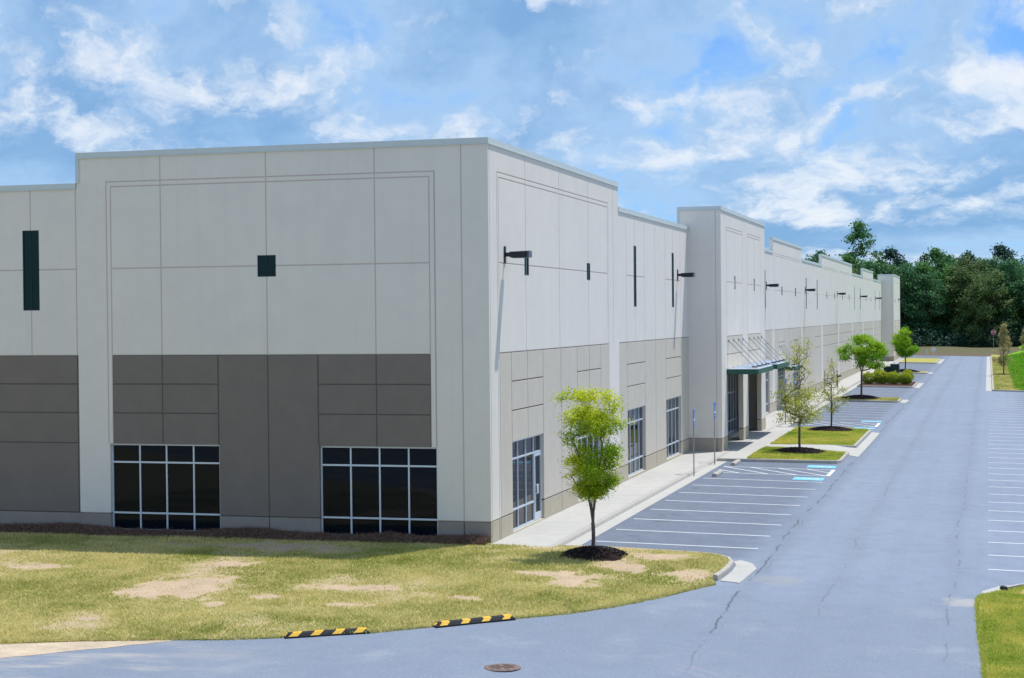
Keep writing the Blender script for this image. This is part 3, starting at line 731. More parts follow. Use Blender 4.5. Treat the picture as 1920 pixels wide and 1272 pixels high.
# --- left (shaded) end wall: x = position, facing -Y
L = Facade((0, 0, 0), (1, 0, 0), (0, -1, 0), SCH_L)
X0 = -14.17
for a in (-.87,): L.v(a, 0, HTOP)
L.v(-7.41, 0, HTOP)
for a in (-11.13, -3.72): L.v(a, HH, HTOP)
L.v(-9.15, HH, HBR); L.v(-5.69, HH, HBR)
L.v(-13.09, HH, HR1); L.v(-1.75, HH, HR1); L.hz(HR1, -13.09, -1.75)
L.v(-12.93, HH, HR2); L.v(-1.92, HH, HR2); L.hz(HR2, -12.93, -1.92)
L.hz(HM, -12.93, -1.92); L.hz(HBR, -12.93, -1.92)
for z in (J1, J2): L.hz(z, -12.93, -9.15); L.hz(z, -5.69, -1.92)
L.hz(HB, X0, -13.05); L.hz(HB, -9.13, -5.67); L.hz(HB, -1.73, 0)
L.hole(-13.05, -9.13, .09, HH-.01); L.hole(-5.67, -1.73, .09, HH-.01)
slotwin(L, -7.41, 8.38, 9.07, .64)
L.build(X0, 0, 0, HTOP-.17, [(-12.93, -1.92)])
finish_slots(L)
L.window(-13.05, -9.13, .09, HH-.01, [-12.03, -11.07, -10.10], [.69, 2.36], depth=.15)
L.window(-5.67, -1.73, .09, HH-.01, [-4.65, -3.68, -2.71], [.69, 2.36], depth=.15)
coping(L, X0, 0, HTOP, e0=.02, e1=.03)
L.strip('coping', X0-.02, X0+.11, HLOW, HTOP-.17, -.28, .03, M_COPING)
L2 = Facade((0, 0, 0), (1, 0, 0), (0, -1, 0), SCH_L)
for a in (-15.9, -25.2): L2.v(a, HBR, HLOW)
for a in (-14.215, -18.1, -20.4, -22.7, -27.4, -32.6): L2.v(a, HB, HLOW)
L2.hz(HM, -18.1, X0); L2.hz(HM, -27.4, -22.7)
L2.hz(HBR, -32.6, X0)
for z in (J1, J2, 2.98): L2.hz(z, -18.1, X0)
L2.hz(HB, -40, X0)
slotwin(L2, -15.9, 7.38, 10.05, .62); slotwin(L2, -25.2, 7.38, 10.05, .62)
L2.build(-40, X0, 0, HLOW-.17, [(-40, X0)])
finish_slots(L2)
coping(L2, -40, X0-.021, HLOW)

# --- long sunlit wall, facing +X; a = y
def long_facade(O=(0, 0, 0)): return Facade(O, (0, 1, 0), (1, 0, 0), SCH_R)
T1 = long_facade()
T1.v(.14, 0, HTOP); T1.v(18.33, HBR, HTOP)
for a in (4.43, 9.1, 13.75): T1.v(a, HBR, HTOP)
T1.v(.98, 0, HR1); T1.v(1.15, 0, HR2); T1.hz(HR1, .98, 17.38); T1.hz(HR2, 1.15, 17.21); T1.v(17.38, 0, HR1); T1.v(17.21, HBR, HR2)
T1.hz(HM, 1.15, 17.21); T1.hz(HBR, 1.15, 17.38); T1.hz(HB, 0, 2.54); T1.hz(HB, 6.62, 11.75); T1.hz(HB, 15.83, 19.4)
for a in (2.54, 6.62, 11.75, 15.83): T1.v(a, HH, HBR)
for a in (4.55, 13.8): T1.v(a, HH, HBR)
T1.v(9.2, 0, HBR); T1.v(18.4, 0, HB)
for z in (J1, J2): T1.hz(z, 2.54, 6.62); T1.hz(z, 11.75, 15.83)
T1.hole(2.54, 6.62, .03, HH); T1.hole(11.75, 15.83, .06, HH)
slotwin(T1, 4.55, 8.40, 9.06); slotwin(T1, 13.78, 8.40, 9.06)
T1.build(0, 19.36, 0, HTOP-.17, [(1.15, 17.38)])
finish_slots(T1)
wd = T1.window(2.54, 6.62, .03, HH, COLS4(2.54, 6.62), [2.38], depth=.14)
def storefront_door(f, wobj, a0, a1, z0=.06, z1=2.34, depth=.14):
    mb = MB()
    def bar(p0, p1, q0, q1): mb.hexa([f.P(p0, q0, -depth+.058), f.P(p0, q0, -depth+.005), f.P(p1, q0, -depth+.005), f.P(p1, q0, -depth+.058), f.P(p0, q1, -depth+.058), f.P(p0, q1, -depth+.005), f.P(p1, q1, -depth+.005), f.P(p1, q1, -depth+.058)])
    bar(a0+.04, a0+.13, z0, z1); bar(a1-.13, a1-.06, z0, z1); bar(a0+.13, a1-.13, z0, z0+.24); bar(a0+.13, a1-.13, z1-.10, z1)
    d = mb.build('door_leaf', M_ALU, wobj)
    hb = MB(); y = a0+.085; zz = .98
    hb.tube([f.P(y, zz, -depth+.058), f.P(y+.02, zz, -depth+.13), f.P(y+.02, zz+.30, -depth+.13), f.P(y, zz+.30, -depth+.058)], .016, 6)
    hb.tube([f.P(y+.02, zz, -depth+.12), f.P(y+.20, zz, -depth+.12), f.P(y+.20, zz+.30, -depth+.12), f.P(y+.02, zz+.30, -depth+.12)], .016, 6)
    hb.build('door_handle', M_WSIGN, wobj, True)
def lowbar(f, wobj, a0, a1, z=.72, depth=.14):
    mb = MB(); mb.hexa([f.P(a0, z-.03, -depth+.046), f.P(a0, z-.03, -depth-.03), f.P(a1, z-.03, -depth-.03), f.P(a1, z-.03, -depth+.046), f.P(a0, z+.03, -depth+.046), f.P(a0, z+.03, -depth-.03), f.P(a1, z+.03, -depth-.03), f.P(a1, z+.03, -depth+.046)])
    mb.build('transom_bar', M_ALU, wobj)
c4 = COLS4(2.54, 6.62); storefront_door(T1, wd, c4[2], 6.62); 
for i in range(3): lowbar(T1, wd, ([2.60]+c4)[i]+.026, c4[i]-.026)
T1.window(11.75, 15.83, .06, HH, COLS4(11.75, 15.83), ROWS, depth=.14)
coping(T1, 0.0, 19.36, HTOP, e1=.02, cut=.282)

def low_bay(f, y0, y1, wins=True, slots=True):
    f.v(y0+.1, 0, HBR) if y0 > 20 else None
    g = [y0+1.62, y0+5.62, y0+8.17, y0+10.75, y0+14.93]
    k = (y1-y0)/17.25; g = [y0+(x-y0)*k for x in g]
    for a in g: f.v(a, HB, HLOW)
    for a in (g[0]+(g[1]-g[0])*.47, g[3]+(g[4]-g[3])*.5): f.v(a, HBR, HLOW)
    f.hz(HM, g[0], g[1]); f.hz(HM, g[3], g[4]); f.hz(HBR, y0, y1); f.hz(HB, y0, y1)
    f.v(g[2], 0, HB)
    for z in (J1, J2): f.hz(z, g[0], g[1]); f.hz(z, g[3], g[4])
    W_ = []
    if wins:
        for a, b in ((g[0]+.05, g[1]-.05), (g[3]+.05, g[4]-.05)): f.hole(a, b, .08, HH); W_.append((a, b))
    if slots: slotwin(f, g[0]+(g[1]-g[0])*.47, 7.40, 10.06); slotwin(f, g[3]+(g[4]-g[3])*.5, 7.40, 10.06)
    return W_
Lb = long_facade()
wl = low_bay(Lb, 19.36, 36.62)
Lb.build(19.36, 36.62, 0, HLOW-.17, [(19.42, 36.62)])
finish_slots(Lb)
for a, b in wl: Lb.window(a, b, .08, HH, COLS4(a, b), ROWS, depth=.14)
coping(Lb, 19.381, 36.60, HLOW)

# --- entrance tower projecting 1.7 m
D = 1.7
def tower(y0, y1, entry):
    f = long_facade((D, 0, 0)); w = y1-y0; k = w/18.0
    a = [y0+1.9*k, y0+8.05*k, y0+10.1*k, y0+16.0*k]
    f.v(a[0], 4.2, HR1); f.v(a[1], 4.2, HR1); f.v(a[2], 4.2, HR1); f.v(a[3], 4.2, HR1)
    for p, q in ((a[0], a[1]), (a[2], a[3])):
        f.hz(HR1, p, q); f.hz(HR2, p, q); f.hz(HM, p, q); f.hz(HBR, p, q); f.hz(J1, p, q); f.v((p+q)/2, 4.2, HR2)
        if entry: f.hole(p+.02, q-.02, 0, 4.2)
        slotwin(f, (p+q)/2, 8.38, 9.07)
    f.v((a[1]+a[2])/2, HR1-.5, HR1-.4) if False else None
    f.hz(HB, y0, y1)
    f.build(y0, y1, 0, HTOP-.17, [(a[0], a[1]), (a[2], a[3])])
    finish_slots(f)
    coping(f, y0, y1, HTOP, e1=.03, cut=.282)
    # side wall facing -Y
    s = Facade((0, y0, 0), (1, 0, 0), (0, -1, 0), [M_WHITE, M_TAN, M_BASET])
    s.v(D-.27, 0, HTOP); s.hz(HB, 0, D)
    s.build(0.0, D, 0, HTOP-.17, [])
    coping(s, -.55, D-.002, HTOP, t=.28, e1=.03)
    s.strip('coping', -.55, -.44, HLOW+.01, HTOP-.17, -.26, .03, M_COPING)
    p = s.strip('parapet_return', -.53, -.002, HLOW-.6, HTOP-.172, -.26, -.0, M_WHITE)
    # far side, back of parapet, soffit
    mb = MB(); mb.box(-.5, D-.26, y1-.25, y1-.001, 0, HTOP-.172); mb.box(0.02, D-.26, y0+.26, y1-.26, 4.25, HTOP-.6)
    mb.box(D-.26, D-.031, y0+.26, y1-.005, 4.25, HTOP-.173) if entry else mb.box(D-.26, D-.031, y0+.26, y1-.005, 0, HTOP-.173)
    mb.box(-.5, 0.019, y0+.26, y1-.26, 10.9, 11.2)
    mb.build('tower_core', M_WHITE, BLD)
    if entry:
        # back faces of the piers
        pb = MB()
        for q0, q1 in ((y0+.02, a[0]+.02), (a[1]-.02, a[2]+.02), (a[3]-.02, y1-.26)): pb.box(D-.262, D-.258, q0, q1, 0, 4.24)
        pb.build('pier_back', M_WHITE, BLD)
    return f, a
TW, TA = tower(36.62, 54.5, True)
SF = long_facade((.05, 0, 0))
sfw = SF.window(37.0, 54.2, .02, 4.2, [37.0+1.075*k for k in range(1, 16)], [.72, 2.38], depth=.0, name='storefront')
sfl = MB(); sfl.box(.0, D-.27, 36.88, 36.95, 0, 4.2); sfl.build('vestibule_wall', M_TAN, BLD)
ef = MB(); ef.box(.0, D+.0, 36.9, 54.2, -.10, .004); ef.build('entrance_floor', M_CONC, BLD)

def canopy(name, x0, x1, y0, y1, z, rods, rz):
    c = MB(); h = .26; b = .09
    c.box(x0, x1, y0, y0+b, z-h, z); c.box(x0, x1, y1-b, y1, z-h, z); c.box(x1-b, x1, y0+b, y1-b, z-h, z); c.box(x0, x0+b, y0+b, y1-b, z-h, z)
    o = c.build('canopy', M_GREEN, BLD, bevel=.008)
    d = MB(); n = len(rods)
    ys = [y0+.03]+[r for r in rods[0:]]+[y1-.03]
    dk = MB(); dk.box(x0+.01, x1-.03, y0+.03, y1-.03, z+.004, z+.022); dk.build('canopy_deck', M_DECK, o)
    for r in rods:
        rb = MB(); rb.box(x0+.01, x1-.05, r-.04, r+.04, z+.024, z+.075); rb.build('canopy_rib', M_DECK, o)
        pr = MB(); pr.box(x1-.42, x1-.16, r-.05, r+.05, z+.077, z+.13); pr.build('rod_bracket', M_FIX, o)
        t = MB(); t.tube([(x0+.01, r, rz), (x1-.3, r, z+.10)], .022, 6); t.build('tie_rod', M_STEEL, o)
        wp = MB(); wp.tube([(x0-.0, r, rz), (x0+.05, r, rz)], .085, 8); wp.build('rod_plate', M_STEEL, o)
    return o
canopy('canopy', D+.002, 3.36, 38.3, 44.75, 4.16, [39.0, 40.85, 42.75, 44.5], 5.65)
canopy('canopy', D+.002, 3.36, 46.65, 52.85, 4.16, [47.2, 49.15, 50.9, 52.6], 5.65)

# --- the rest of the long wall
FB = [54.5, 72.9, 92.6, 110.4, 128.7, 147.3, 164.9, 184.4, 203.0]
KIND = ['low', 'high', 'low', 'high', 'high', 'low', 'high', 'low']
for i, kd in enumerate(KIND):
    y0, y1 = FB[i], FB[i+1]; f = long_facade()
    k = (y1-y0)/18.4; pl0, pl1 = .6*k, .6*k
    if kd == 'low':
        wl = low_bay(f, y0, y1, wins=(i == 0))
        f.build(y0, y1, 0, HLOW-.17, [(y0+(.0 if i == 0 else .65), y1-.65)]) if False else None
    else:
        wl = []
        g = [y0+1.5, y0+5.4*k, y0+9.2*k, y0+13.0*k, y1-1.5]
        for a in (y0+.98, y0+4.75*k+.4, y0+9.3*k, y0+13.9*k, y1-.98): f.v(a, HBR, HLOW+.03)
        f.hz(HR1-.2, y0+.98, y1-.98); f.hz(HR2-.2, y0+.98, y1-.98)
        f.hz(HM, y0+.98, y1-.98); f.hz(HB, y0, y1)
        for a in (y0+2.5*k, y0+6.6*k, y0+9.3*k, y0+12.0*k, y0+16.0*k): f.v(a, HB, HBR)
        if i == 1:
            for z in (J1, J2): f.hz(z, y0+2.5*k, y0+6.6*k); f.hz(z, y0+12.0*k, y0+16.0*k)
            wl = [(y0+2.55*k, y0+6.55*k), (y0+12.05*k, y0+15.95*k)]
            for a, b in wl: f.hole(a, b, .08, HH)
        else:
            for z in (J1, J2): f.hz(z, y0+.65, y1-.65)
        slotwin(f, y0+4.75*k+.4, 8.40, 9.07); slotwin(f, y0+13.9*k, 8.40, 9.07)
    f.v(y0+.65, HB, HBR); f.v(y1-.65, HB, HBR); f.hz(HBR, y0+.65, y1-.65)
    top = HLOW if kd == 'low' else HTOP-.02
    f.build(y0, y1, 0, top-.17, [(y0+.65, y1-.65)])
    finish_slots(f)
    for a, b in wl: f.window(a, b, .08, HH, COLS4(a, b), ROWS, depth=.14)
    if kd == 'low': coping(f, y0+(.0 if i == 0 else .021), y1-.021, HLOW)
    else: coping(f, y0, y1-.004, top, e0=.01)
canopy('canopy', .002, 1.32, 75.3, 80.0, 3.16, [76.2, 77.6, 79.2], 4.65)
tower(203.0, 221.5, False)

# --- bulk: parapet thickness, roof deck, rear walls
bk = MB()
bk.box(-40, 0-.26, .031, .26, 10.9, HLOW-.172); bk.box(X0+.002, -.26, .031, .26, HLOW-.171, HTOP-.172)
bk.box(-.26, -.031, .27, 203, 10.9, HLOW-.172); bk.box(-.26, -.031, .031, 19.35, HLOW-.171, HTOP-.172)
for i, kd in enumerate(KIND):
    if kd == 'high': bk.box(-.26, -.0, FB[i]+.002, FB[i+1]-.006, HLOW-.171, HTOP-.191) if False else bk.box(-.26, -.031, FB[i]+.004, FB[i+1]-.006, HLOW-.171, HTOP-.192)
bk.build('parapet', M_WHITE, BLD)
for i, kd in enumerate(KIND):
    if kd == 'high':
        r = MB(); r.box(-.26, -.0005, FB[i]-.002, FB[i]+.003, HLOW-.02, HTOP-.192); r.build('parapet_end', M_WHITE, BLD)
rf = MB(); rf.box(-40, -.27, .27, 221, 10.6, 10.88); rf.build('roof', M_ROOF, BLD)
rw = MB(); rw.box(-40.2, -40, 0, 221.2, 0, 11); rw.box(-40, -.5, 221, 221.25, 0, 11); rw.box(-39.9, -.40, .40, .46, 0, 10.55); rw.box(-.46, -.40, .5, 220, 0, 10.55); rw.build('rear_wall_and_light_block', M_TAN, BLD)  # last two boxes: unseen inner walls added behind the facades to block light

# ------------------------------------------------------------------ wall lights
def wall_light(y, x0=0, label='', small=False):
    r = empty('wall_light', (x0, y, 9.0), label, 'wall light', 'area lights along the long wall')
    mb = MB(); mb.box(.002, .035, -.09, .09, -.27, .27); mb.build('mounting_plate', M_FIX, r, bevel=.005)
    mb = MB(); mb.box(.035, .21, -.035, .035, -.06, .07); mb.build('arm', M_FIX, r)
    mb = MB(); mb.hexa([(.21, -.19, -.09), (.80, -.19, -.10), (.80, .19, -.10), (.21, .19, -.09), (.21, -.19, .09), (.80, -.19, .11), (.80, .19, .11), (.21, .19, .09)])
    h = mb.build('lamp_head', M_FIX, r, bevel=.012)
    mb = MB(); mb.box(.802, .862, -.185, .185, -.10, .115); mb.build('end_cap', M_LENS, r, bevel=.01)
    mb = MB(); mb.box(.26, .76, -.15, .15, -.112, -.102); mb.build('lens', M_LENS, r)
    return r
wall_light(1.82, 0, 'dark box wall light beside the building corner, above the glass door')
wall_light(33.47, 0, 'dark box wall light beside the first entrance tower and its tall slot window')
for y in (68.9, 95.2, 127.05, 159.65, 188.64): wall_light(y, 0, 'dark box wall light on the long wall beyond the entrance tower')
wall_light(216.5, D, 'dark box wall light on the front of the far end tower')

# ------------------------------------------------------------------ street furniture
def wheel_stop(x, y, label):
    mb = MB(); l = .95; a = [(-.075, 0), (-.07, .06), (-.045, .105), (.045, .105), (.07, .06), (.075, 0)]
    V = [(p, -l, q) for p, q in a]+[(p, l, q) for p, q in a]
    mb.add(V, [(i, i+1, i+7, i+6) for i in range(5)]+[(5, 0, 6, 11), tuple(range(5, -1, -1)), tuple(range(6, 12))])
    o = mb.build('wheel_stop', M_CURB); o.location = (x, y, za(x, y)); tag(o, label, 'wheel stop', 'concrete wheel stops'); o.scale = (1.6, 1, 1.35)
    md = o.modifiers.new('bevel', 'BEVEL'); md.width = .012; md.segments = 2
    return o
wheel_stop(3.15, 25.5, 'concrete wheel stop beside the hatched aisle, away from the entry island')
wheel_stop(3.15, 31.2, 'concrete wheel stop right beside the entry island kerb')
for y, w in ((67.2, 'first'), (70.6, 'second'), (74.2, 'third')): wheel_stop(3.15, y, w+' concrete wheel stop past the entry island, counted from the island')

def rubber_stop(p0, p1, label):
    p0 = Vector(p0); p1 = Vector(p1); c = (p0+p1)/2; d = p1-p0; Ln = d.length; r = empty('parking_block', (c.x, c.y, za(c.x, c.y)), label, 'parking block', 'rubber parking blocks on the drive edge', rz=math.atan2(d.y, d.x))
    r.rotation_euler = (0, -math.atan2(za(p1.x, p1.y)-za(p0.x, p0.y), Ln), math.atan2(d.y, d.x))
    h = Ln/2; w = .15; z1 = .105; e = .10
    prof = lambda x, k, zz: [(x, -w, 0), (x, -w, .025), (x, -w*.60*k, zz), (x, w*.60*k, zz), (x, w, .025), (x, w, 0)]
    secs = [prof(-h, 1.5, .03), prof(-h+e, 1, z1), prof(h-e, 1, z1), prof(h, 1.5, .03)]
    mb = MB(); V = sum(secs, [])
    F = []
    for s_ in range(3):
        for i in range(5): F.append((s_*6+i, s_*6+6+i, s_*6+7+i, s_*6+i+1))
    F += [tuple(range(6)), tuple(range(23, 17, -1)), (0, 18, 23, 5)]
    mb.add(V, F); o = mb.build('rubber_body', M_RUB, r, bevel=.008)
    # yellow reflective pieces let into both sloping faces and the top
    n = 4; sl = (z1-.025)/(w*.4)
    for k in range(n):
        xc = -h+.24+(Ln-.48)*k/(n-1); wd_ = .105; sh = .055
        for s_ in (-1, 1):
            pb = MB(); q = []
            for u in (.10, .97):
                yy = w*(1-.4*u); z_ = .025+(z1-.025)*u+.004
                for xx in (-wd_, wd_): q.append((xc+xx+sh*(u-.5)*2, s_*yy*1.01, z_))
            pb.add(q, [(0, 1, 3, 2) if s_ < 0 else (0, 2, 3, 1)]); pb.build('reflector', M_YEL, r)
        tb = MB(); tb.add([(xc-wd_+sh, -w*.58, z1+.003), (xc+wd_+sh, -w*.58, z1+.003), (xc+wd_+sh*1.6, w*.58, z1+.003), (xc-wd_+sh*1.6, w*.58, z1+.003)], [(0, 1, 2, 3)]); tb.build('reflector', M_YEL, r)
    for x_ in (-h, h):
        s_ = 1 if x_ > 0 else -1
        eb = MB(); zA, zB = .034, z1*.9
        eb.add([(x_-s_*.012, -w*.55, zA+.01), (x_-s_*.012, w*.55, zA+.01), (x_-s_*(e-.015), w*.3, zB+.006), (x_-s_*(e-.015), -w*.3, zB+.006)], [(0, 1, 2, 3) if s_ > 0 else (3, 2, 1, 0)]); eb.build('reflector', M_YEL, r)
rubber_stop((-1.0, -13.92), (.76, -12.98), 'black rubber parking block with yellow stripes, nearer the washed sand')
rubber_stop((2.03, -11.98), (3.57, -10.42), 'black rubber parking block with yellow stripes, nearer the young vase-shaped tree')

def manhole(x, y):
    r = empty('manhole_cover', (x, y, za(x, y)+.004), 'round rusty iron manhole cover set in the asphalt drive', 'manhole')
    r.rotation_euler = (R_(-1.6), 0, R_(20))
    def disc(r0, r1, z, n=40, z1=None):
        mb = MB(); V = []; F = []
        for i in range(n):
            a = 2*math.pi*i/n; V += [(r0*math.cos(a), r0*math.sin(a), z), (r1*math.cos(a), r1*math.sin(a), z if z1 is None else z1)]
        for i in range(n): F.append((2*i, 2*i+1, (2*i+3) % (2*n), (2*i+2) % (2*n)))
        mb.add(V, F); return mb
    m = disc(.30, .38, .022); m.add(*(lambda d: (d.v, d.f))(disc(.38, .42, .022, z1=-.01))); m.build('rim', M_IRON, r)
    m = disc(.0, .295, .014); m.build('lid', M_IRON, r)
    b = MB()
    for i in range(-4, 5):
        hw = math.sqrt(max(0, .25**2-(i*.055)**2))
        for s0, s1 in ((-hw, -.04), (.04, hw)): b.box(s0, s1, i*.055-.013, i*.055+.013, .0145, .026)
    b.build('tread_rib', M_IRON, r)
    b = disc(.255, .275, .026); b.add(*(lambda d: (d.v, d.f))(disc(.0, .05, .028))); b.build('raised_ring', M_IRON, r)
manhole(4.63, -15.18)

def access_sign(x, y, rz, label):
    r = empty('parking_sign', (x, y, za(x, y) if x > 2.2 else -.13), label, 'sign', 'reserved parking signs', rz)
    mb = MB(); mb.box(-.022, .022, -.03, .03, -.05, 2.98); mb.build('post', M_STEEL, r)
    def plate(z0, z1, w):
        b = MB(); b.box(.024, .030, -w/2, w/2, z0, z1); p = b.build('sign_plate', M_BLUE, r, bevel=.002)
        e = MB(); t = .012; X = .0325
        for a, b_, c, d in ((-w/2+.01, w/2-.01, z0+.01, z0+.01+t), (-w/2+.01, w/2-.01, z1-.01-t, z1-.01), (-w/2+.01, -w/2+.01+t, z0+.02+t, z1-.02-t), (w/2-.01-t, w/2-.01, z0+.02+t, z1-.02-t)): e.quad((X, a, c), (X, b_, c), (X, b_, d), (X, a, d))
        e.build('sign_border', M_WSIGN, p); return p
    p = plate(2.36, 2.98, .30)
    s = MB(); S = .26; X = .033
    def poly(pts): s.add([(X, (a-.5)*S, 2.60+b*S) for a, b in pts], [tuple(range(len(pts)))])
    for i in range(14):
        a0 = R_(120+i*17); a1 = R_(120+(i+1)*17); c = (.45, .32)
        poly([(c[0]+math.cos(a)*q, c[1]+math.sin(a)*q) for a, q in ((a0, .23), (a0, .30), (a1, .30), (a1, .23))])
    poly([(.36+.07*math.cos(i*.785), .93+.07*math.sin(i*.785)) for i in range(8)])
    poly([(.33, .84), (.39, .45), (.48, .45), (.42, .84)]); poly([(.40, .50), (.40, .42), (.70, .42), (.70, .50)]); poly([(.64, .42), (.78, .08), (.86, .10), (.72, .42)])
    s.build('access_symbol', M_WSIGN, p)
    bb = MB(); bb.quad((X, -.13, 2.46), (X, .13, 2.46), (X, .13, 2.56), (X, -.13, 2.56)); bb.build('white_panel', M_WSIGN, p)
    plate(2.18, 2.34, .26)
access_sign(2.25, 24.5, R_(0), 'blue reserved parking sign on a post, away from the entry island')
access_sign(2.25, 30.5, R_(-6), 'blue reserved parking sign on a post next to the entry island kerb')
access_sign(2.2, 60.7, R_(-18), 'blue reserved parking sign past the entry island, beside the island')
access_sign(2.2, 66.5, R_(-18), 'blue reserved parking sign past the entry island, beside the wheel stops')

def post(x, y, h, rad, label, m, name='post'):
    mb = MB(); mb.tube([(0, 0, -.1), (0, 0, h)], rad, 8); mb.tube([(0, 0, h), (0, 0, h+.05)], rad*1.3, 8); o = mb.build(name, m); o.location = (x, y, max(za(x, y), -.13)); return tag(o, label, 'post')
post(.45, 107.5, 1.9, .05, 'slim dark pipe standing against the tan wall beyond the umbrella-shaped tree', M_STEEL, 'pipe_post')
post(.45, 121.0, 1.5, .05, 'slim dark pipe standing by the tan wall near the shrub island', M_STEEL, 'pipe_post')
def hydrant_valve(x, y):
    r = empty('pipe_connection', (x, y, 0), 'dark twin-headed pipe connection by the tan wall', 'pipe'); mb = MB(); mb.tube([(0, 0, 0), (0, 0, 1.15)], .05, 8); mb.build('stand_pipe', M_FIX, r)
    mb = MB(); mb.tube([(-.05, -.2, 1.2), (0, 0, 1.12), (-.05, .2, 1.2)], .09, 8); mb.tube([(0, 0, 1.1), (.35, 0, 1.15)], .08, 8); mb.build('coupling', M_FIX, r)
hydrant_valve(1.2, 112.5)

def cabinet(x0, x1, y0, y1, h, label):
    r = empty('utility_cabinet', ((x0+x1)/2, (y0+y1)/2, za(x1, y0)+.13), label, 'utility box', 'green utility boxes'); a, b = (x1-x0)/2, (y1-y0)/2
    mb = MB(); mb.box(-a-.1, a+.1, -b-.1, b+.1, -.05, .1); mb.build('plinth', M_CONC, r)
    mb = MB(); mb.box(-a, a, -b, b, .1, h-.05); mb.build('case', M_CAB, r, bevel=.02)
    mb = MB(); mb.hexa([(-a-.03, -b-.03, h-.05), (a+.03, -b-.03, h-.05), (a+.03, b+.03, h-.05), (-a-.03, b+.03, h-.05), (-a-.03, -b-.03, h), (a+.03, -b-.03, h), (a+.03, b+.03, h+.03), (-a-.03, b+.03, h+.03)]); mb.build('lid', M_CAB, r, bevel=.01)
    mb = MB(); mb.box(-a+.06, -.012, -b-.022, -b-.002, .18, h-.14); mb.build('door', M_CAB, r, bevel=.005); mb = MB(); mb.box(.012, a-.06, -b-.022, -b-.002, .18, h-.14); d = mb.build('door', M_CAB, r, bevel=.005)
    mb = MB(); mb.box(.04, .07, -b-.05, -b-.022, h*.5, h*.5+.14); mb.build('handle', M_FIX, d)
cabinet(4.62, 5.24, 126.6, 127.6, 1.62, 'lower dark green utility box behind the rounded shrubs')
cabinet(5.30, 6.15, 126.4, 127.8, 1.88, 'taller dark green utility box behind the rounded shrubs')

def stop_sign(x, y, z):
    r = empty('stop_sign', (x, y, z), 'red octagonal stop sign on a post before the woods', 'sign'); r.rotation_euler = (0, 0, R_(4))
    mb = MB(); mb.box(-.04, .04, .0, .06, -.3, 3.3); mb.build('post', M_STEEL, r)
    R8 = .48; cz = 3.0
    def octa(rr, y_, n=8): return [(rr*math.cos(R_(22.5+45*i)), y_, cz+rr*math.sin(R_(22.5+45*i))) for i in range(n)]
    mb = MB(); mb.add(octa(R8, -.012)+octa(R8, -.002), [tuple(range(8)), tuple(range(15, 7, -1))]+[(i, i+8, (i+1) % 8+8, (i+1) % 8) for i in range(8)]); p = mb.build('sign_plate', M_WSIGN, r)
    mb = MB(); mb.add(octa(R8*.92, -.016), [tuple(range(8))]); mb.build('sign_face', M_RED, p)
    cu = bpy.data.curves.new('stop_lettering', 'FONT'); cu.body = 'STOP'; cu.align_x = 'CENTER'; cu.align_y = 'CENTER'; cu.size = .40
    tmp = bpy.data.objects.new('stop_lettering', cu); COL.objects.link(tmp); bpy.context.view_layer.update()
    me = bpy.data.meshes.new_from_object(tmp.evaluated_get(bpy.context.evaluated_depsgraph_get())); bpy.data.objects.remove(tmp)
    me.materials.clear(); me.materials.append(M_WSIGN); t = link('lettering', me, p); t.location = (0, -.022, cz); t.rotation_euler = (R_(90), 0, 0)
stop_sign(15.75, 272, zbank(15.7, 272))
def board(x, y):
    r = empty('notice_board', (x, y, zbank(x, y)), 'small blank white notice board on a post at the far bank', 'sign')
    mb = MB(); mb.box(-.06, .06, -.03, .03, -.2, 1.0); mb.build('post', M_WSIGN, r); mb = MB(); mb.box(-.36, .36, -.055, -.032, .75, 1.35); mb.build('panel', M_WSIGN, r, bevel=.005)
board(5.97, 247); o = post(4.82, 247.5, 1.0, .07, 'short white marker post at the far bank', M_WSIGN, 'marker_post'); o.location.z = zbank(4.82, 247.5)
def drain_marker(x, y):
    r = empty('storm_drain_stub', (x, y, za(x, y)), 'short black rubber stub at the corner lawn kerb', 'post'); mb = MB()
    mb.tube([(0, 0, -.05), (0, 0, .15), (.005, .0, .19)], [.115, .105, .08], 12); mb.build('rubber_stub', M_RUB, r, True)
    mb = MB(); mb.tube([(0, 0, -.01), (0, 0, .03)], .14, 12); mb.build('foot_ring', M_RUB, r, True)
drain_marker(15.22, -3.42)

# ------------------------------------------------------------------ trees
def grow(rs, base_path, targets, r0, rmin=.006, power=.5, up=.25, stems=()):
    """branches as a graph: every target joins the nearest sensible node"""
    nodes = [np.array(p, float) for p in base_path]; par = [-1]+list(range(len(nodes)-1)); fork = max(1, len(nodes)-(1 if stems else 3)); nb = len(nodes)
    for st in stems:
        prev = nb-1
        for p in st: nodes.append(np.array(p, float)); par.append(prev); prev = len(nodes)-1
    order = np.argsort(np.linalg.norm(targets-nodes[nb-1], axis=1)); tips = []
    for ti in order:
        T = targets[ti]; arr = np.array(nodes[fork:]); d = np.linalg.norm(arr-T, axis=1)
        pen = np.maximum(arr[:, 2]-T[2]+.15*d, 0)*1.6
        i = int(np.argmin(d+pen))+fork; a = nodes[i]; L_ = np.linalg.norm(T-a); n = max(1, min(4, int(L_/.28)))
        prev = i
        for k in range(1, n+1):
            t = k/n; p = a+(T-a)*t; p = p+np.array([0, 0, -up*L_*.35*math.sin(math.pi*t)])*(1 if t < 1 else 0)+rs.normal(0, .018*L_, 3)*(t < 1)
            nodes.append(p); par.append(prev); prev = len(nodes)-1
        tips.append(prev)
    cnt = np.zeros(len(nodes))
    for t in tips:
        k = t
        while k >= 0: cnt[k] += 1; k = par[k]
    rad = np.maximum(r0*(cnt/cnt.max())**power, rmin)
    return np.array(nodes), par, rad
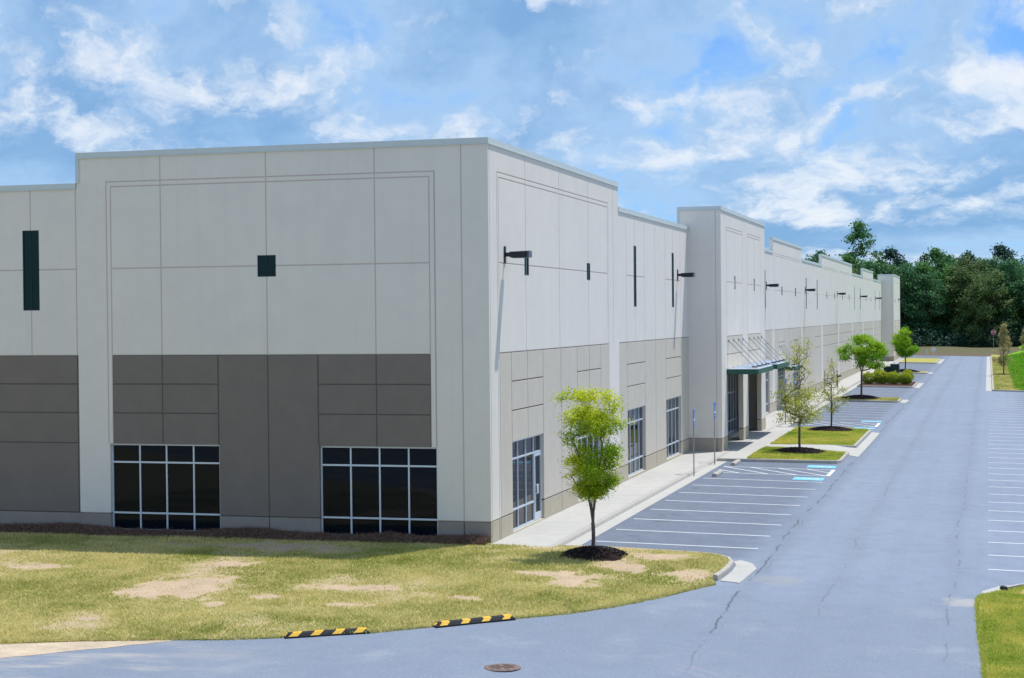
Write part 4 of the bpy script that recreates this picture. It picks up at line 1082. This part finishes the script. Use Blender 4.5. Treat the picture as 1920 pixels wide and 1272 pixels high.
def limbs(nodes, par, rad, m, n=5):
    mb = MB()
    for i, p in enumerate(par):
        if p < 0: continue
        mb.tube([nodes[p], nodes[i]], [min(rad[p], rad[i]*1.35+.002), rad[i]], n if rad[i] > .02 else 3, False)
    return mb.mesh('trunk', m, True)
def leafmesh(rs, centres, per, sig, size, m, tintbase=None, asp=.5, up=.4):
    N = len(centres)*per; C = np.repeat(centres, per, 0)+rs.normal(0, 1, (N, 3))*np.array(sig)
    n = rs.normal(0, 1, (N, 3)); n[:, 2] = np.abs(n[:, 2])+up; n /= np.linalg.norm(n, axis=1)[:, None]
    a = np.cross(n, rs.normal(0, 1, (N, 3))); a /= np.linalg.norm(a, axis=1)[:, None]+1e-9; b = np.cross(n, a)
    s = size*rs.uniform(.6, 1.3, N)[:, None]; V = np.stack([C-a*s, C-b*s*asp, C+a*s, C+b*s*asp], 1).reshape(-1, 3)
    tb = np.repeat(tintbase, per) if tintbase is not None else np.full(N, .5)
    ti = np.clip(tb+rs.normal(0, .17, N), 0, 1)
    return np_mesh('crown', V, np.arange(N*4).reshape(-1, 4), m, np.repeat(ti, 4))
def envelope(rs, n, zs, rsd, clumps=24, spread=.28, squash=.8, shell=.55):
    """points in clumps inside a surface of revolution given by radius samples"""
    cc = []
    while len(cc) < clumps:
        z = rs.uniform(zs[0], zs[-1]); R0 = np.interp(z, zs, rsd); q = R0*(shell+(1-shell)*rs.rand()) if rs.rand() < .8 else R0*rs.rand()*.6; a = rs.uniform(0, 2*np.pi)
        p = np.array([q*math.cos(a), q*math.sin(a), z])
        if all(np.linalg.norm(p-c) > spread*.75 for c in cc) or rs.rand() < .05: cc.append(p)
    cc = np.array(cc); k = rs.randint(0, clumps, n); P = cc[k]+rs.normal(0, 1, (n, 3))*np.array([spread, spread, spread*squash])*.55
    rr_ = np.linalg.norm(P[:, :2], axis=1); lim = np.interp(P[:, 2], zs, rsd)*1.08; f = np.minimum(1, lim/np.maximum(rr_, 1e-6)); P[:, :2] *= f[:, None]
    P[:, 2] = np.clip(P[:, 2], zs[0], zs[-1]+.05)
    return P, k, cc
def tree(name, loc, label, seed, H, fork, zs, rsd, n, per, sig, size, r0, lm, clumps=24, spread=.28, bark=None, group=None, cat='tree', tint=None, blossom=None, lean=(0, 0), keep=1.0, shell=.55, squash=.8, stems=0, fan=.6, thin_above=99):
    rs = np.random.RandomState(seed)
    P, k, cc = envelope(rs, n, np.array(zs), np.array(rsd), clumps, spread, squash, shell)
    base = [(lean[0]*t+.012*math.sin(5*t+seed), lean[1]*t, -.1+(fork+.1)*t) for t in np.linspace(0, 1, 7)]
    st = []; top = np.array(base[-1])
    for k_ in range(stems):
        a_ = 2*math.pi*(k_+.3*rs.rand())/max(stems, 1); zt = fork+(H-fork)*(rs.uniform(.62, .85) if stems > 1 else .93); rt = (np.interp(zt, zs, rsd)*fan*rs.uniform(.6, 1.1)) if stems > 1 else .03
        q = []
        for t in np.linspace(0, 1, 8)[1:]: q.append((top[0]+rt*math.cos(a_)*t**1.35+rs.normal(0, .012), top[1]+rt*math.sin(a_)*t**1.35+rs.normal(0, .012), top[2]+(zt-top[2])*t))
        st.append(q)
    nodes, par, rad = grow(rs, base, P, r0, stems=st)
    rad[:3] *= np.array([1.35, 1.12, 1.03])
    root = empty(name, loc, label, cat, group)
    link('trunk', limbs(nodes, par, rad, bark or M_BARK), root)
    tb = (rs.rand(clumps)*.55+.15)[k]
    if tint: tb = np.clip(np.array([tint(p) for p in P])+tb*.5, 0, 1)
    sel = rs.rand(n) < keep*np.where(P[:, 2] > thin_above, .30, 1.0)
    link('crown', leafmesh(rs, P[sel], per, sig, size, lm, tb[sel]), root)
    if blossom:
        bs = (rs.rand(n) < blossom[0]) & (P[:, 2] < blossom[1])
        link('blossom', leafmesh(rs, P[bs], blossom[2], sig, size*.8, M_BLOS, None, .9), root)
    return root
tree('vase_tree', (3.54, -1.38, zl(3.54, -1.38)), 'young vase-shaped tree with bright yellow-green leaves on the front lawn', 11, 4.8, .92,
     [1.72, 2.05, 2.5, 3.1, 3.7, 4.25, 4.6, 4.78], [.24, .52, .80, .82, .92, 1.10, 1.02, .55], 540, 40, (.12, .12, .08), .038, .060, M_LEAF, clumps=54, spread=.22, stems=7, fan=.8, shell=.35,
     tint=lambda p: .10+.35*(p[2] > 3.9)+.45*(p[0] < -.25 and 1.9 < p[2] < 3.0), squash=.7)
tree('flowering_tree', (5.53, 37.5, zbed(5.53, 37.5)), 'sparse olive-leaved tree with white blossom on the entry island bed by the reserved stalls', 21, 5.7, 1.5,
     [1.5, 1.75, 2.2, 2.8, 3.4, 4.2, 5.0, 5.7], [.7, 1.25, 1.5, 1.45, 1.1, .75, .6, .35], 560, 20, (.13, .13, .10), .052, .062, M_LEAFS, clumps=110, spread=.34, keep=.8, blossom=(.24, 2.3, 5), shell=.35, stems=1, thin_above=3.3)
tree('flowering_tree', (5.7, 54.1, zbed(5.7, 54.1)), 'thin flowering tree with bare upper twigs on the larger entry island bed', 29, 4.6, 1.2,
     [1.2, 1.6, 2.1, 2.7, 3.4, 4.4], [.45, 1.05, 1.1, .65, .40, .18], 300, 15, (.12, .12, .10), .055, .055, M_LEAFS, clumps=40, spread=.25, keep=.5, blossom=(.3, 2.0, 6), shell=.3, stems=1, thin_above=2.5)
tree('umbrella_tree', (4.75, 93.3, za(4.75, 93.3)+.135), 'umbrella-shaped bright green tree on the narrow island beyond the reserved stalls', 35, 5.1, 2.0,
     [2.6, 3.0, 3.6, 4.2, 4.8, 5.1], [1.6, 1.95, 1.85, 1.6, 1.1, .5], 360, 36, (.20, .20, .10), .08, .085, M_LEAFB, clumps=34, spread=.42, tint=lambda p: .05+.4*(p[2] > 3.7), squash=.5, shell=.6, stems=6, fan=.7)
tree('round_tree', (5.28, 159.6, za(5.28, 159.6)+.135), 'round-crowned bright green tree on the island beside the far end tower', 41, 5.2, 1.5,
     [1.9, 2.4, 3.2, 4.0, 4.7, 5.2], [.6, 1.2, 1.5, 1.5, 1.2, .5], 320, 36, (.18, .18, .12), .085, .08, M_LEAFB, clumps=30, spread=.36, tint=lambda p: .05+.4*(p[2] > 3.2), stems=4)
tree('budding_tree', (16.55, 155, zhill(16.55, 155)), 'cone-shaped bare tree with buff buds on the verge by the hill', 47, 6, 1.2,
     [1.1, 1.8, 2.8, 3.8, 4.8, 5.9], [.5, 1.3, 1.15, .75, .35, .12], 400, 16, (.12, .12, .12), .06, .075, M_LEAFR, clumps=70, spread=.25, shell=.3, stems=1)
tree('budding_tree', (19.6, 178, zhill(19.6, 178)), 'bare budding tree standing up on the green hillside', 53, 5, 1.2,
     [1.1, 1.8, 2.8, 3.8, 4.8], [.5, 1.2, 1.1, .7, .15], 260, 14, (.12, .12, .12), .06, .07, M_LEAFR, clumps=50, spread=.25, shell=.3, stems=1)

def mulch_ring(x, y, rad, zf, label, h=.17, m=M_SOILB, n=2600, chip=M_CHIP, stretch=1.0):
    rs = np.random.RandomState(int(abs(x*100)+abs(y)*10)); nr, na = 9, 40; V = [(0, 0, h)]; F = []
    for i in range(1, nr+1):
        for j in range(na):
            a = 2*math.pi*j/na; r = rad*i/nr*(1+.10*math.sin(3*a+x)+.06*math.sin(7*a)+rs.uniform(-.03, .03)*(i == nr)); t = i/nr
            V.append((r*math.cos(a)*stretch, r*math.sin(a), h*(1-t**2.2)+rs.uniform(-.018, .018)))
    for j in range(na): F.append((0, 1+j, 1+(j+1) % na))
    for i in range(nr-1):
        for j in range(na): F.append((1+i*na+j, 1+(i+1)*na+j, 1+(i+1)*na+(j+1) % na, 1+i*na+(j+1) % na))
    V = [(p[0], p[1], p[2]+zf(x+p[0], y+p[1])-zf(x, y)-.005) for p in V]
    root = empty('mulch_ring', (x, y, zf(x, y)), label, 'mulch')
    mb = MB(); mb.add(V, F); mb.build('mulch_bed', m, root)
    q = np.sqrt(rs.rand(n))*rad*1.02; a = rs.uniform(0, 2*np.pi, n); X = q*np.cos(a)*stretch; Y = q*np.sin(a)
    Zs = h*(1-np.clip(q/rad, 0, 1)**2.2)+rs.uniform(0, .03, n)+np.array([zf(x+u, y+v) for u, v in zip(X, Y)])-zf(x, y); C = np.stack([X, Y, Zs], 1)
    c = link('mulch_chips', leafmesh(rs, C, 1, (.005, .005, .004), .032, chip, rs.rand(n)*.8, .4, .5), root); c['kind'] = 'stuff'
    return root
mulch_ring(3.60, -1.55, .98, zl, 'dark mulch ring round the vase-shaped tree on the lawn', h=.2, n=5200)
mulch_ring(5.53, 37.4, 1.45, zbed, 'dark mulch ring round the blossoming tree by the reserved stalls', h=.22, n=2500)
mulch_ring(5.7, 54.0, 1.45, zbed, 'dark mulch ring round the thin tree on the larger island bed', h=.24, n=2500)
mulch_ring(4.75, 93.2, 1.7, lambda x, y: za(x, y)+.14, 'dark mulch ring round the umbrella-shaped tree', h=.3, n=1500)
mulch_ring(5.28, 159.6, 1.8, lambda x, y: za(x, y)+.14, 'dark mulch ring round the round-crowned tree by the far tower', h=.3, n=900)
mulch_ring(16.6, 154.6, 1.15, zhill, 'dark mulch ring round the budding tree on the verge', h=.14, n=900)

# pine straw along the shaded wall
def straw():
    rs = np.random.RandomState(8); V = []; F = []; nx, ny = 260, 7
    xs = np.linspace(-20, -.03, nx)
    hh = .17+.20*vnoise(xs, xs*0, .9, 31)+.05*vnoise(xs, xs*0, 3.1, 32)+.06*np.exp(-((xs+.55)/.5)**2)
    ww = .50+.22*vnoise(xs, xs*0, .6, 33)+.08*vnoise(xs, xs*0, 2.5, 34)
    for i in range(nx):
        for j in range(ny):
            t = j/(ny-1); yy = -.012-t*ww[i]; V.append((xs[i], yy, zl(xs[i], yy)-.03+hh[i]*(1-t**1.8)*(.75+.25*math.sin(t*3))+rs.uniform(-.012, .012)))
    for i in range(nx-1):
        for j in range(ny-1): F.append((i*ny+j, i*ny+j+1, (i+1)*ny+j+1, (i+1)*ny+j))
    root = empty('pine_straw_bed', (0, 0, 0), 'brown pine straw bed along the foot of the shaded end wall', 'mulch')
    mb = MB(); mb.add(V, F); mb.build('straw_bed', M_STRAW, root)
    n = 26000; i = rs.randint(0, nx, n); t = rs.rand(n)**.9; X = xs[i]+rs.uniform(-.04, .04, n); X = np.minimum(X, -.04); Y = -.02-t*ww[i]*1.05; Zb = np.array([zl(a, b) for a, b in zip(X, Y)])-.03+hh[i]*(1-t**1.8)*(.75+.25*np.sin(t*3))
    an = rs.uniform(0, 2*np.pi, n); el = rs.uniform(-.1, .9, n); Ln = rs.uniform(.07, .20, n); w = .006
    dx, dy, dz = np.cos(an)*np.cos(el)*Ln, -np.abs(np.sin(an)*np.cos(el))*Ln*.8, np.sin(el)*Ln
    P = np.stack([X, Y, Zb], 1); Q = P+np.stack([dx, dy, dz], 1); sd = np.stack([-np.sin(an), np.cos(an)*.3, np.ones(n)*.5], 1)*w
    VV = np.stack([P-sd, P+sd, Q], 1).reshape(-1, 3)
    c = link('straw_needles', np_mesh('straw_needles', VV, np.arange(n*3).reshape(-1, 3), M_STRAWB, np.repeat(rs.rand(n), 3)), root); c['kind'] = 'stuff'
straw()

# shrubs on the utility island
def shrub(x, y, r, h, label, seed):
    rs = np.random.RandomState(seed); root = empty('round_shrub', (x, y, za(x, y)+.13), label, 'shrub', 'rounded shrubs round the utility boxes')
    n = 520; d = rs.normal(0, 1, (n, 3)); d /= np.linalg.norm(d, axis=1)[:, None]; q = rs.uniform(.72, 1.0, n)[:, None]
    C = d*q*np.array([r, r, h*.52])*(1+.10*np.sin(d[:, :1]*7+seed)*np.cos(d[:, 2:]*6))+np.array([0, 0, h*.52]); C = C[C[:, 2] > .02]
    tb = np.clip(.15+.65*(C[:, 2]/h-.35), 0, 1)
    link('foliage', leafmesh(rs, C, 9, (.06, .06, .05), .045, M_SHRUB, np.clip(tb*1.05, 0, 1), .6), root)
    mb = MB()
    for k in range(7):
        a = k*.9; mb.tube([(0, 0, -.05), (.25*r*math.cos(a), .25*r*math.sin(a), h*.3), (.7*r*math.cos(a), .7*r*math.sin(a), h*.7)], [.03, .02, .008], 5, False)
    mb.build('stem', M_BARK, root)
SHL = 'rounded yellow-green shrub in the front row before the utility boxes'
for i, x in enumerate((3.4, 4.6, 5.75, 6.92)): shrub(x, 122.8+.3*(i % 2), .66+.05*(i % 3), 1.12+.08*((i*2) % 3), SHL, 60+i)
for i, (x, y) in enumerate(((4.05, 128.2), (6.95, 127.2))): shrub(x, y, .62, 1.3, 'rounded yellow-green shrub beside the utility boxes, behind the front row', 70+i)

# ------------------------------------------------------------------ woods
def forest_mesh(seed, H, rad, kind):
    rs = np.random.RandomState(seed)
    if kind == 2:   # pine: open top, ragged tiers
        zs = np.array([.38, .5, .65, .8, .92, 1.0])*H; rd = np.array([.5, .9, 1.0, .85, .55, .12])*rad
    else:
        zs = np.array([.06, .2, .4, .6, .8, .93, 1.0])*H; rd = np.array([.75, .95, 1.0, .95, .75, .45, .12])*rad
    n = 620 if kind != 2 else 420
    P, k, cc = envelope(rs, n, zs, rd, 58 if kind != 2 else 46, 1.0 if kind != 2 else .85, .6, .72)
    P[:, 2] += rs.normal(0, .25, n); tb = (rs.rand(len(cc))*.7)[k]*.6+.25*np.clip(P[:, 2]/H, 0, 1)  # tint rises with height: sunlit tops put into the leaf colour
    cr = leafmesh(rs, P, 12, (.50, .50, .30), .235, M_FOR[kind], tb, .7, .3)
    base = [(.25*math.sin(t*3+seed), .2*math.cos(t*2), -1+(H*.55+1)*t) for t in np.linspace(0, 1, 7)]
    sub = P[rs.rand(n) < .10]; nodes, par, rd_ = grow(rs, base, sub, .26, .03)
    return cr, limbs(nodes, par, rd_, M_BARKD, 5)
FM = [(forest_mesh(100+i, h, r, k), h, k) for i, (h, r, k) in enumerate(((18, 4.4, 0), (17, 4.8, 1), (19, 4.0, 3), (20, 3.6, 2), (16, 4.6, 0), (19.5, 3.4, 2), (17.5, 4.6, 3), (25, 5.0, 0)))]
FLAB = {0: 'leafy mid-green tree in the wood edge behind the lot', 1: 'olive-tinged leafy tree in the wood edge behind the lot', 2: 'dark pine with ragged crown in the wood behind the lot', 3: 'deep green leafy tree in the wood edge behind the lot'}
rnf = random.Random(77)
def forest_tree(idx, x, y, s, label=None, group=None):
    (cr, tr), h, k = FM[idx]; z = zbank(x, min(y, 400))
    r = empty('woodland_tree' if k != 2 else 'pine_tree', (x, y, z-.1), label or FLAB[k], 'tree', group or 'trees of the wood behind the parking lot ('+('pines' if k == 2 else ['mid-green', 'olive', '', 'deep green'][k])+')', rz=rnf.uniform(0, 6.28))
    r.scale = (s*rnf.uniform(.9, 1.1), s*rnf.uniform(.9, 1.1), s)
    link('crown', cr, r); link('trunk', tr, r)
forest_tree(7, -10.2, 305, 1.0, 'tallest broad-crowned tree rising above the wood edge', 'lone tall tree above the wood')
x = -32.0; row = 0
for yy, step, kinds, sc0 in ((291, 5.6, (0, 4, 1, 6, 2), .92), (299, 5.8, (6, 1, 0, 2, 4), 1.0), (309, 5.5, (2, 3, 0, 5, 6), 1.02), (318, 4.2, (5, 2, 6, 3, 2), 1.0), (326, 4.2, (6, 0, 2, 6, 3), .95)):
    x = -36+rnf.uniform(0, 3)
    while x < 36:
        pool = list(kinds)
        if x > 6 and yy > 300: pool = [3, 5, 2, 6, 5, 2]
        if x < -8 and yy > 300: pool = [0, 1, 6, 0, 4]
        forest_tree(rnf.choice(pool), x+rnf.uniform(-1, 1), yy+rnf.uniform(-3, 3), sc0*rnf.uniform(.86, 1.05)*(1.06 if x < -8 else 1.0))
        x += step*rnf.uniform(.85, 1.15)
def understory():
    rs = np.random.RandomState(9); n = 2600; X = rs.uniform(-45, 45, n); Y = 284+rs.rand(n)**1.5*22; Zr = np.abs(rs.normal(0, 1.1, n))+rs.uniform(0, 1.2, n)
    C = np.stack([X, Y, Zr+.2], 1); me = leafmesh(rs, C, 9, (.5, .5, .35), .22, M_FOR[2], rs.rand(n)*.6, .7)
    tag(link('woodland_undergrowth', me), 'dark green undergrowth along the foot of the wood', 'undergrowth', kind='stuff')
    n = 5200; X = rs.uniform(-70, 80, n); Y = 328+rs.rand(n)*14; Zr = rs.uniform(0, 16, n)
    me = leafmesh(rs, np.stack([X, Y, Zr], 1), 8, (.9, .7, .8), .5, M_FOR[2], rs.rand(n)*.5, .8)
    tag(link('distant_wood', me), 'dark mass of trees deep in the wood behind', 'wood', kind='stuff')
understory()
